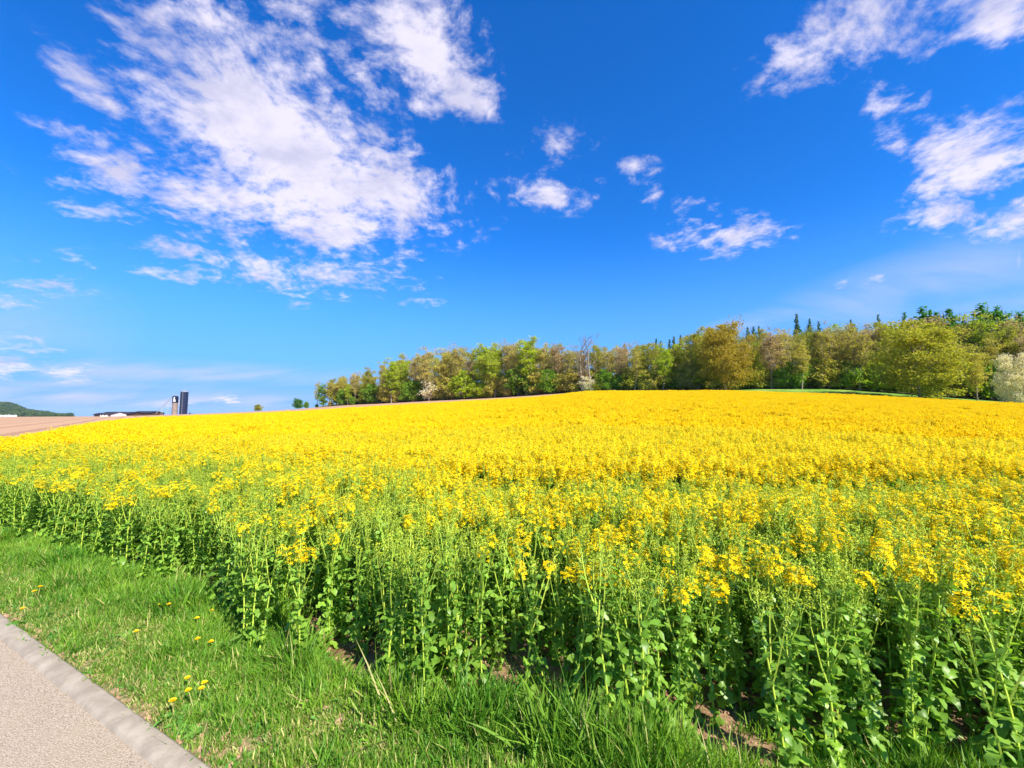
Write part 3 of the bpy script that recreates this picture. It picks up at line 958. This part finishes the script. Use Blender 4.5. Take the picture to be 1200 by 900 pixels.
def bare_tree(seed, H):
    rg = np.random.default_rng(seed); tk, tw = MB(), MB()
    def rec(p, d, ln, r, lev):
        b = bend(p, d, ln, .07, 4, rg, .13)
        (tk if lev < 2 else tw).tube(b, np.linspace(r, r * .55, 5), 5 if lev < 2 else 3)
        if lev == 4: return
        for q in range(3 if lev else 8):
            k = rg.uniform(.35, 1) if lev else .25 + .75 * q / 7
            i0 = min(int(k * 4), 3); p0 = b[i0] + (b[i0 + 1] - b[i0]) * (k * 4 - i0)
            an = rg.random() * 6.28; dd = (b[-1] - b[0]) / np.linalg.norm(b[-1] - b[0]) + np.array([math.cos(an), math.sin(an), .15]) * .75
            rec(p0, dd, ln * (.52 if lev else .36) * rg.uniform(.7, 1.15), r * (.5 if lev else .38), lev + 1)
    rec((0, 0, -.8), (0.02, 0, 1), H * .88, H * .016, 0)
    return tk, None, tw


def conifer(seed, H, Wd, up=-.25, sz=.4, start=.1):
    rg = np.random.default_rng(seed); tk, cr = MB(), MB()
    tk.tube(bend((0, 0, -.8), (0, 0, 1), H + .6, 0, 5, rg, .01), np.linspace(H * .014, .03, 6), 6)
    pos = []
    z_ = H * start
    while z_ < H:
        k = (z_ / H - start) / (1 - start)
        rad = Wd / 2 * (1 - k) ** .85 + .15
        for q in range(7 if k < .8 else 4):
            an = rg.random() * 6.28; rl = rad * rg.uniform(.65, 1.12)
            m_ = max(3, int(rl * 9)); t = rg.random(m_) ** .7
            pos.append(np.stack([math.cos(an) * t * rl, math.sin(an) * t * rl, z_ + up * t * rl + rg.normal(size=m_) * .08], 1) + rg.normal(size=(m_, 3)) * .14)
        z_ += H * .030 * (1.1 - .4 * k)
    pos = np.concatenate(pos)
    cr.quads(pos, sz * rg.uniform(.6, 1.2, len(pos)), up=.8, aspect=1.6, rg=rg)
    return tk, cr, None


FORM = {
    'round': [broad(1, 16, 14, 150, 120, .95, .30, .12, .0, -.04), broad(2, 17, 13, 140, 120, .95, .30, .12, .0, -.04)],
    'tall': [broad(s_, 20, 6.6, 64, 66, .75, .32, .35, .6, .17) for s_ in (11, 12, 13, 14)],
    'airy': [broad(s_, 20, 6.4, 56, 46, .75, .27, .38, 1.0, .27) for s_ in (21, 22, 23, 24)],
    'thin': [broad(s_, 18, 3.8, 34, 60, .60, .32, .1, .3, .02) for s_ in (31, 32)],
    'bush': [broad(s_, 6.0, 5.6, 34, 70, .60, .30, .1, .2, -.05) for s_ in (41, 42, 43)],
    'bare': [bare_tree(51, 21), bare_tree(52, 22)],
    'spruce': [conifer(61, 22, 8.5), conifer(62, 23, 8)],
    'larch': [conifer(71, 22, 10, -.05, .5, .2), broad(72, 21, 8, 90, 120, .8, .40, .3, 0, .25)],
}
MESH = {}; TOPS = {}
for k_, vs in FORM.items():
    for q, (tk, cr, tw) in enumerate(vs):
        TOPS[k_, q] = float(np.percentile(np.concatenate(sum([b_.v for b_ in (tk, cr) if b_ and b_.n] , []))[:, 2], 99.7)) if k_ != 'bare' else float(max(np.concatenate(b_.v)[:, 2].max() for b_ in (tk, tw)))
        MESH[k_, q] = (tk.mesh('trunk', [M_bark], True), cr.mesh('crown', [M_bark]) if cr else None, tw.mesh('twigs', [M_twig]) if tw and tw.n else None)
HB = {'round': (16, 17), 'tall': (20,) * 4, 'airy': (20,) * 4, 'thin': (18, 18), 'bush': (6, 6, 6), 'bare': (21, 22), 'spruce': (22, 23), 'larch': (22, 21)}
protos_t = {}
tcount = 0


def tree(px, depth, top, form, colour, label, group, cat='tree', wide=1.0, name=None, var=None):
    """a tree standing at its real distance, tall enough to reach the row its top has"""
    global tcount
    tcount += 1
    t, _ = ray(px, 470)
    x_, y_ = t * depth, depth
    z_ = float(height(x_, y_))
    var = tcount % len(HB[form]) if var is None else var
    _, m = ray(px, top)
    h = EYE + m * depth - z_
    key = (form, var)
    s_ = max(h, 1.5) / TOPS[key]
    tm, cm, wm = MESH[key]
    names = {'spruce': 'conifer_tree', 'larch': 'conifer_tree', 'bush': 'bush', 'bare': 'bare_tree'}
    o = empty(name or names.get(form, 'broadleaf_tree'), (x_, y_, z_), random.random() * 6.28, label=label, cat=cat, group=group)
    sw = s_ * wide
    o.scale = (sw, sw, s_)
    for nm, me in (('trunk', tm), ('crown', cm), ('twigs', wm)):
        if me is None: continue
        c = bpy.data.objects.new(nm, me); scene.collection.objects.link(c); c.parent = o
        if nm == 'crown':
            c.material_slots[0].link = 'OBJECT'; c.material_slots[0].material = LM[colour]
    return o


ORD = ['first', 'second', 'third', 'fourth', 'fifth', 'sixth', 'seventh', 'eighth', 'ninth', 'tenth', 'eleventh', 'twelfth', 'thirteenth', 'fourteenth', 'fifteenth', 'sixteenth', 'seventeenth', 'eighteenth', 'nineteenth', 'twentieth']
def ordinal(n):
    if n < 20: return ORD[n]
    tens = ['twenty', 'thirty', 'forty', 'fifty', 'sixty', 'seventy', 'eighty'][(n + 1) // 10 - 2]
    r_ = (n + 1) % 10
    return {'twenty': 'twentieth', 'thirty': 'thirtieth', 'forty': 'fortieth', 'fifty': 'fiftieth', 'sixty': 'sixtieth', 'seventy': 'seventieth', 'eighty': 'eightieth'}[tens] if r_ == 0 else tens + '-' + ORD[r_ - 1]


TX = [340, 370, 395, 430, 470, 500, 540, 560, 585, 620, 650, 690, 730, 760, 800, 830, 850, 880, 900, 940, 1000, 1030, 1080, 1110, 1160, 1200, 1300]
TY = [470, 449, 438, 431, 418, 412, 405, 407, 401, 396, 402, 403, 403, 400, 397, 384, 381, 392, 386, 384, 378, 378, 372, 368, 364, 370, 378]
def wood_depth(px): return float(np.interp(px, TAB[:, 0], TAB[:, 3]))
def top_row(px): return float(np.interp(px, TX, TY))


WORD = {'olive': 'olive-green', 'orange': 'orange-leaved', 'lime': 'bright lime-green', 'green': 'mid green', 'brown': 'brownish budding', 'khaki': 'khaki half-leafed', 'pink': 'pinkish-brown twiggy', 'white': 'white-blossomed', 'fresh': 'fresh green', 'dark': 'dark green'}
FW = {'round': 'broad round tree', 'tall': 'tall tree', 'airy': 'tall open-crowned tree', 'thin': 'slender ivy-clad tree', 'bush': 'bush', 'bare': 'leafless tree', 'spruce': 'spruce', 'larch': 'conifer'}
# the front row of the wood, left to right: px, top row, form, colour, nearer by, width
FRONT = [
    (371, 447, 'airy', 'khaki', 0, .75), (379, 450, 'thin', 'green', 2, 1.7), (386, 447, 'airy', 'brown', 0, 1.1), (400, 443, 'tall', 'khaki', 0, 1.1), (394, 446, 'airy', 'brown', 0, .9), (408, 450, 'tall', 'lime', 3, .9), (416, 436, 'airy', 'brown', 0, 1),
    (432, 431, 'tall', 'olive', 0, 1), (447, 424, 'airy', 'khaki', 2, 1), (459, 420, 'tall', 'lime', 6, 1.05), (472, 414, 'tall', 'lime', 0, .9), (490, 409, 'airy', 'brown', 0, 1.1),
    (503, 408, 'airy', 'brown', 4, 1.1), (520, 409, 'tall', 'khaki', 0, 1), (536, 404, 'airy', 'khaki', 0, 1), (552, 416, 'airy', 'pink', 0, 1), (566, 404, 'tall', 'lime', 0, 1.05),
    (580, 403, 'tall', 'lime', 3, .9), (596, 400, 'airy', 'brown', 0, 1.0), (606, 404, 'airy', 'khaki', 2, 1), (621, 396, 'tall', 'lime', 2, 1.2), (639, 402, 'airy', 'brown', 0, 1),
    (655, 403, 'airy', 'pink', 0, 1.0), (668, 405, 'airy', 'khaki', 0, 1), (684, 412, 'airy', 'pink', 0, 1), (712, 408, 'airy', 'brown', 0, 1), (728, 404, 'airy', 'pink', 0, 1.1),
    (744, 404, 'airy', 'khaki', 3, 1.1), (760, 402, 'tall', 'olive', 0, 1.0), (778, 404, 'tall', 'lime', 4, 1.0), (798, 398, 'tall', 'olive', 0, 1.1), (819, 385, 'tall', 'olive', 2, .95),
    (851, 378, 'round', 'orange', 9, .92), (876, 400, 'airy', 'white', 0, .75), (888, 402, 'tall', 'lime', 2, .8), (906, 384, 'airy', 'pink', 2, 1.1), (922, 386, 'airy', 'brown', 0, 1),
    (940, 398, 'tall', 'khaki', 5, .9), (953, 384, 'airy', 'olive', 0, .9), (972, 378, 'airy', 'khaki', 2, 1.1), (990, 383, 'airy', 'brown', 0, 1), (1008, 384, 'airy', 'khaki', 3, 1.1),
    (1030, 382, 'airy', 'pink', 0, 1.0), (1042, 376, 'tall', 'olive', 0, .9), (1080, 376, 'round', 'olive', 14, 1.15), (1124, 400, 'airy', 'pink', 0, .9), (1146, 404, 'tall', 'khaki', 8, .95),
    (1168, 398, 'tall', 'khaki', 2, 1.0), (1196, 415, 'round', 'white', 12, .7), (1188, 384, 'tall', 'olive', 0, 1), (1215, 390, 'airy', 'pink', 4, 1.0), (1240, 385, 'tall', 'olive', 4, 1.0), (1268, 388, 'airy', 'khaki', 4, 1.0)]
FRONT.sort()
ONE_OFF = {851: 'large round orange-leaved tree standing proud at the middle of the wood edge', 1080: 'largest broad olive-green tree at the right end of the meadow strip',
           1196: 'low round white-blossomed tree at the right end of the wood edge', 371: 'small slight half-leafed tree at the far left tip of the wood', 379: 'slender ivy-green tree, second from the left tip of the wood',
           621: 'tall bright lime-green tree rising over the middle left of the wood', 876: 'white-blossomed tree just right of the orange-leaved one'}
for q, (px, top, fo, co, nr_, wd) in enumerate(FRONT):
    lb = ONE_OFF.get(px, '%s %s, %s tree from the left end of the wood edge' % (WORD[co], FW[fo], ordinal(q)))
    tree(px, wood_depth(px) - nr_, top, fo, co, lb, 'trees along the front edge of the wood', wide=wd)
# the two bare ones
tree(682, 148, 391, 'bare', 'khaki', 'left of the two tall bare trees sticking out above the wood', 'bare trees above the wood', wide=1.4, var=0)
tree(694, 147, 388, 'bare', 'khaki', 'right of the two tall bare trees sticking out above the wood', 'bare trees above the wood', wide=1.4, var=1)
tree(648, 170, 404, 'thin', 'green', 'narrow ivy-clad tree left of the two tall bare trees', 'trees inside the wood', wide=.8)
# rows behind
q = 0
cols = ['brown', 'pink', 'khaki', 'olive', 'khaki', 'lime', 'lime', 'olive']
for row, (dd, step) in enumerate(((9, 19), (22, 25))):
    pxs = np.arange(392 + 8 * row, 1290, step)
    for c_, px in enumerate(pxs):
        px = float(px + random.uniform(-4, 4))
        co = random.choice(cols)
        fo = random.choice(['airy', 'airy', 'tall'])
        dep = wood_depth(px) * (1 + .0022 * dd) + dd
        tree(px, dep, top_row(px) + random.uniform(1, 8) - 1.5 * row, fo, co,
             '%s %s, %s from the left in the %s row inside the wood' % (WORD[co], FW[fo], ordinal(c_), ('second', 'third')[row]), 'trees inside the wood', wide=random.uniform(.95, 1.2))
# low growth deep inside, closing the view between the trunks
for row, dd in enumerate((7, 20)):
    for c_, px in enumerate(np.arange(400 + 9 * row, 1290, 18)):
        px = float(px + random.uniform(-4, 4)); dep = wood_depth(px) + dd
        tree(px, dep, float(np.interp(px, TAB[:, 0], TAB[:, 4])) - random.uniform(14, 26), 'bush', random.choice(['green', 'olive', 'brown']),
             'shaded bush inside the wood, %s from the left in the %s row behind its edge' % (ordinal(c_), ORD[row]), 'bushes inside the wood', cat='bush', wide=1.5)
# conifers over the top
CON = [(733, 404, 'spruce', 'dark', .6), (771, 398, 'spruce', 'dark', .6), (776, 401, 'spruce', 'dark', .6), (787, 399, 'spruce', 'dark', .7), (792, 396, 'spruce', 'dark', .7), (800, 394, 'spruce', 'dark', .7), (808, 394, 'spruce', 'dark', .7),
       (880, 385, 'spruce', 'dark', .7), (887, 384, 'spruce', 'dark', .6), (893, 383, 'spruce', 'dark', .6), (939, 370, 'spruce', 'dark', .75), (954, 375, 'spruce', 'dark', .75), (965, 378, 'spruce', 'dark', .6), (1003, 376, 'spruce', 'dark', .7),
       (1036, 371, 'spruce', 'dark', .6), (1068, 368, 'spruce', 'fresh', .8), (1089, 362, 'spruce', 'fresh', 1.45), (1106, 367, 'spruce', 'fresh', 1.45), (1121, 364, 'spruce', 'fresh', 1.45), (1137, 374, 'spruce', 'dark', .7), (1160, 358, 'spruce', 'fresh', 1.45), (1178, 361, 'spruce', 'fresh', 1.3), (1098, 366, 'larch', 'fresh', .8), (1168, 368, 'larch', 'fresh', .8),
       (1205, 368, 'spruce', 'fresh', 1.4), (1232, 366, 'spruce', 'dark', .9), (1260, 370, 'larch', 'fresh', .9)]
for c_, (px, top, fo, co, wd) in enumerate(CON):
    tree(px, wood_depth(px) + (30 if px < 1050 else 16), top, fo, co, '%s conifer rising behind the wood, %s conifer from the left' % (WORD[co], ordinal(c_)), 'conifers rising over the wood', wide=wd * (1.5 if px < 900 else 1.15))
# undergrowth
bp = np.arange(374, 1290, 13)
for c_, px in enumerate(bp):
    px = float(px + random.uniform(-3, 3))
    if 1058 < px < 1105: continue
    co = random.choice(['green', 'olive', 'green', 'lime', 'khaki', 'brown']) if random.random() > .06 else 'white'
    tree(px, wood_depth(px) - 1.5 + random.uniform(-1, 2), float(height(0, 0)) + (top_row(px) * .42 + float(np.interp(px, TAB[:, 0], TAB[:, 4])) * .58) + random.uniform(-6, 10), 'bush', co,
         '%s bush under the wood edge, %s bush from the left' % (WORD[co], ordinal(c_)), 'bushes under the wood edge', cat='bush', wide=random.uniform(.8, 1.3))
tree(350, 235, 467, 'bush', 'fresh', 'small lone green bush in the bare field left of the wood', None, cat='bush', wide=1.0)
tree(359, 238, 471, 'bush', 'green', 'lower bush right beside the lone green bush left of the wood', None, cat='bush', wide=.9)
tree(303, 260, 474, 'bush', 'olive', 'small faint bush on the skyline between the silos and the wood', None, cat='bush', wide=1.1)

# ------------------------------------------------------------------ farm
M_navy = plain_mat('navy_steel', (.004, .009, .036), (.007, .014, .05), 1, .35, .5)
M_seam = plain_mat('seam_steel', (.05, .07, .14), None, 1, .4, .5)
M_conc = plain_mat('silo_concrete', (.20, .155, .135), (.27, .21, .185), .6, .9)
M_white = plain_mat('white_paint', (.72, .70, .70), (.78, .77, .77), .5, .7)
M_roof = plain_mat('dark_roof', (.015, .014, .022), (.03, .025, .035), .5, .8)
M_wood = plain_mat('barn_wood', (.05, .03, .025), (.08, .05, .04), 1, .9)
M_glass = plain_mat('window_glass', (.03, .04, .06), None, 1, .1, .6)
M_rail = plain_mat('galvanised_rail', (.42, .42, .44), None, 1, .5, .5, .4)
FD = 290.0


def at_farm(px, d=FD):
    t, _ = ray(px, 486); x_, y_ = t * d, d
    return x_, y_, float(height(x_, y_))


# tall navy silo
x_, y_, z_ = at_farm(214.6)
k = FD / F
def hz_of(row, px, d, z0): return EYE + ray(px, row)[1] * d - z0
s = empty('silo', (x_, y_, z_), 0, label='taller dark navy steel silo with a railed top, at the farm on the skyline', cat='silo', group='silos')
H1 = hz_of(459.5, 214, FD, z_); r1 = 4.9 * k * .77
mb = MB(); mb.cyl(0, 0, -1, H1, r1, n=32); mb.obj('shell', M_navy, s)
mb = MB()
for q in range(1, 8): mb.cyl(0, 0, H1 * q / 8 - .06, H1 * q / 8 + .06, r1 + .05, n=32)
mb.cyl(0, 0, H1 - .1, H1 + .12, r1 + .10, n=32)
mb.obj('seam_ring', M_seam, s)
mb = MB(); mb.cyl(0, 0, H1 + .12, H1 + .7, r1 * .95, .5, n=32); mb.cyl(0, 0, H1 + .7, H1 + 1.0, .45, n=12); mb.obj('cap', M_rail, s)
mb = MB()
for q in range(12):
    an = q * 6.283 / 12; mb.cyl(r1 * .97 * math.cos(an), r1 * .97 * math.sin(an), H1 + .1, H1 + 1.2, .04, n=5)
for zz_ in (.65, 1.2):
    a_ = np.linspace(0, 6.283, 25); mb.tube(np.stack([r1 * .97 * np.cos(a_), r1 * .97 * np.sin(a_), np.full(25, H1 + zz_)], 1), .04, 4)
mb.obj('railing', M_rail, s)
mb = MB(); mb.cyl(.3, 0, H1 + 1.0, H1 + 3.6, .05, .03, n=6); mb.box(-.2, .8, -.04, .04, H1 + 2.5, H1 + 2.6); mb.obj('mast', M_rail, s)
mb = MB()
for dx in (-.25, .25): mb.box(r1 * .3 + dx - .03, r1 * .3 + dx + .03, -r1 - .12, -r1 - .06, 0, H1 + .9)
for q in range(int(H1 / .5)): mb.box(r1 * .3 - .25, r1 * .3 + .25, -r1 - .11, -r1 - .07, q * .5 + .2, q * .5 + .24)
mb.obj('ladder', M_rail, s)

# shorter silo with a concrete foot
x2, y2, z2 = at_farm(204.4)
s = empty('silo', (x2, y2, z2), 0, label='shorter silo with pale concrete lower half and navy upper half bearing a white mark', cat='silo', group='silos')
H2 = hz_of(464.6, 204, FD, z2); hm = hz_of(472, 204, FD, z2); r2 = 3.7 * k * .76
mb = MB(); mb.cyl(0, 0, -1, hm, r2, n=32); mb.obj('concrete_base', M_conc, s)
mb = MB(); mb.cyl(0, 0, hm - .01, H2, r2 + .08, n=32); mb.obj('shell', M_navy, s)
mb = MB(); mb.cyl(0, 0, H2, H2 + .5, r2, .4, n=32); mb.obj('cap', M_navy, s)
mb = MB()
def patch(a0, a1, z0, z1, rr_):
    t = np.linspace(a0, a1, 7)
    mb.add([(rr_ * math.sin(q), -rr_ * math.cos(q), z0) for q in t] + [(rr_ * math.sin(q), -rr_ * math.cos(q), z1) for q in t] +
           [((rr_ - .06) * math.sin(q), -(rr_ - .06) * math.cos(q), z) for z in (z0, z1) for q in t],
           [(q, q + 1, 8 + q, 7 + q) for q in range(6)] + [(14 + q, 21 + q, 22 + q, 15 + q) for q in range(6)] + [(7 + q, 8 + q, 22 + q, 21 + q) for q in range(6)] + [(q, 14 + q, 15 + q, q + 1) for q in range(6)])
hh = H2 - hm
patch(.15, .50, hm + hh * .66, hm + hh * .88, r2 + .14); patch(.08, .40, hm + hh * .52, hm + hh * .64, r2 + .14); patch(.08, .70, hm + hh * .16, hm + hh * .50, r2 + .14)
mb.obj('emblem', M_white, s)
mb = MB(); mb.cyl(-r2 * .6, 0, H2, H2 + 2.0, .05, n=6); mb.obj('mast', M_rail, s)
# slanting feed conveyor
xa, ya, za = at_farm(182.5)
o = empty('conveyor', (xa, ya, za), 0, label='thin slanting feed conveyor rising from the barn to the shorter silo', cat='conveyor')
e1 = np.array([x2 - r2 - xa, y2 - ya, H2 + z2 - za + .4]); e0 = np.array([0, 0, 1.2])
mb = MB(); mb.tube([e0, e1], .20, 6); mb.obj('tube', M_rail, o)
mb = MB()
for f_ in (.35, .7):
    p = e0 + (e1 - e0) * f_
    mb.tube([p, (p[0] + .2, p[1] + .8, 0)], .06, 4)
    mb.tube([p, (p[0] + .2, p[1] - .8, 0)], .06, 4)
mb.obj('support', M_rail, o)


def barn(px0, px1, ridge, eave, d, wall_m, label, depth=12, wins=0, name='barn'):
    """gabled building whose long side faces the road"""
    xa_, ya_, za_ = at_farm((px0 + px1) / 2, d)
    hw = (px1 - px0) / 2 * d / F
    hr = hz_of(ridge, px0, d, za_); he = hz_of(eave, px0, d, za_)
    o = empty(name, (xa_, ya_, za_), 0, label=label, cat='building', group='farm buildings')
    mb = MB(); hd = depth / 2
    mb.add([(-hw, -hd, -2), (hw, -hd, -2), (hw, hd, -2), (-hw, hd, -2), (-hw, -hd, he), (hw, -hd, he), (hw, hd, he), (-hw, hd, he), (-hw, 0, hr - .1), (hw, 0, hr - .1)],
           [(0, 1, 5, 4), (2, 3, 7, 6), (1, 2, 6, 9, 5), (3, 0, 4, 8, 7)])
    mb.obj('wall', wall_m, o)
    mb = MB(); ov = .5
    sl = (hr - he) / hd
    for sgn in (-1, 1):
        y0_, z0_ = sgn * (hd + ov), he - sl * ov
        mb.add([(-hw - ov, y0_, z0_), (hw + ov, y0_, z0_), (hw + ov, 0, hr), (-hw - ov, 0, hr), (-hw - ov, y0_, z0_ + .25), (hw + ov, y0_, z0_ + .25), (hw + ov, 0, hr + .25), (-hw - ov, 0, hr + .25)],
               [(0, 3, 2, 1), (4, 5, 6, 7), (0, 1, 5, 4), (1, 2, 6, 5), (3, 0, 4, 7)])
    mb.obj('roof', M_roof, o)
    for q in range(wins):
        w = MB(); cx_ = -hw + 2 * hw * (q + .5) / wins
        w.box(cx_ - .6, cx_ + .6, -hd - .05, -hd + .02, max(.4, he * .35), max(1.2, he * .75)); w.obj('window', M_glass, o)
    w = MB(); w.box(hw * .35, hw * .35 + 1.6, -hd - .06, -hd + .02, -.5, min(2.2, he * .8)); w.obj('door', M_wood, o)
    return o


barn(126, 140, 483.0, 485.2, 278, M_white, 'long low barn with white wall under a dark roof, left part of the farm', 10, 4)
barn(117, 124.5, 484.2, 485.6, 284, M_wood, 'small dark shed at the left end of the farm', 8, 1, name='shed')
barn(141.5, 161, 483.0, 485.0, 292, M_wood, 'long dark-roofed barn in the middle of the farm', 12, 4)
barn(162.5, 184, 482.2, 484.2, 300, M_wood, 'dark-roofed barn at the foot of the feed conveyor', 12, 4)
barn(222, 232, 485.2, 486.4, 330, M_white, 'low white farm shed right of the taller silo', 8, 1, name='shed')

# ------------------------------------------------------------------ far hill, its wood and the houses at its foot
HPX = np.array([-420, -250, -120, -40, 0, 12, 22, 30, 42, 55, 64, 72, 90])
HPY = np.array([470, 458, 460, 466, 469.5, 470.5, 475, 479, 481.5, 483, 485.5, 487.5, 489.5])
hd0, hd1 = 1250., 2300.
pxs = np.linspace(-420, 90, 90); deps = np.linspace(hd0, hd1, 24)
v = []; hill = {}
def hill_z(px, d):
    top = EYE + ray(px, float(np.interp(px, HPX, HPY)) + 2.5)[1] * 1650.
    base_ = -4.0
    q = (d - hd0) / (hd1 - hd0)
    prof = math.sin(min(q * 1.3, 1) * math.pi / 2) if q < .77 else math.cos((q - .77) / .23 * math.pi / 2)
    return base_ + max(top - base_, 0) * prof - (3 if q in (0, 1) else 0)
for d in deps:
    for px in pxs:
        t, _ = ray(px, 486); v.append((t * d, d, hill_z(px, d)))
k_ = len(pxs)
mb = MB(); mb.add(v, [(a * k_ + c, a * k_ + c + 1, (a + 1) * k_ + c + 1, (a + 1) * k_ + c) for a in range(len(deps) - 1) for c in range(k_ - 1)])
tag(mb.obj('hills', M_mead, smooth=True), kind='structure')
M_far = leaf_mat('far_foliage', (.03, .075, .028), (.09, .15, .04), .2, .012, rnd=.9)
fp = []
for c in range(3):
    tk, cr, tw = broad(700 + c, 15, 13, 30, 16, 1.5, 1.5, .3, 0, -.05); fp.append(cr.mesh('far_crown', [M_far]))
n = 3400
pp = rng.uniform(-400, 84, n); dd = rng.uniform(hd0 + 10, hd1 - 250, n)
pos = [(ray(a, 486)[0] * b, b, hill_z(a, b) - 1) for a, b in zip(pp, dd)]
fs_ = rng.uniform(.7, 1.25, n)
scatter('far_wood', pos, np.stack([np.zeros(n), np.zeros(n), rng.uniform(0, 6.28, n)], 1), np.stack([fs_] * 3, 1), rng.integers(0, 3, n), fp, label='dark wooded hillside far away at the left edge', cat='wood')
for q, (a0, a1, dz) in enumerate(((-3, .8, 486.6), (5, 6.6, 486.4), (8.2, 10.2, 486.2), (12.5, 13.8, 486.6), (15.5, 17.6, 486.4))):
    barn(a0, a1, dz - .7, dz, 1150 + 8 * q, M_white, '%s tiny white house from the left at the foot of the wooded hill' % ordinal(q), 10, 2, name='house')

# ------------------------------------------------------------------ the air
mb = MB(); mb.box(-9500, 9500, -9500, 9500, -40, 160)
m, nt, b = new_mat('air'); nt.nodes.remove(b)
pv = nt.nodes.new('ShaderNodeVolumePrincipled'); pv.inputs['Density'].default_value = 0.00004; pv.inputs['Color'].default_value = (.75, .86, 1, 1)
nt.links.new(pv.outputs[0], nt.nodes['Material Output'].inputs['Volume'])
tag(mb.obj('haze', m), kind='stuff', label='thin blue haze over the far hills', cat='haze')
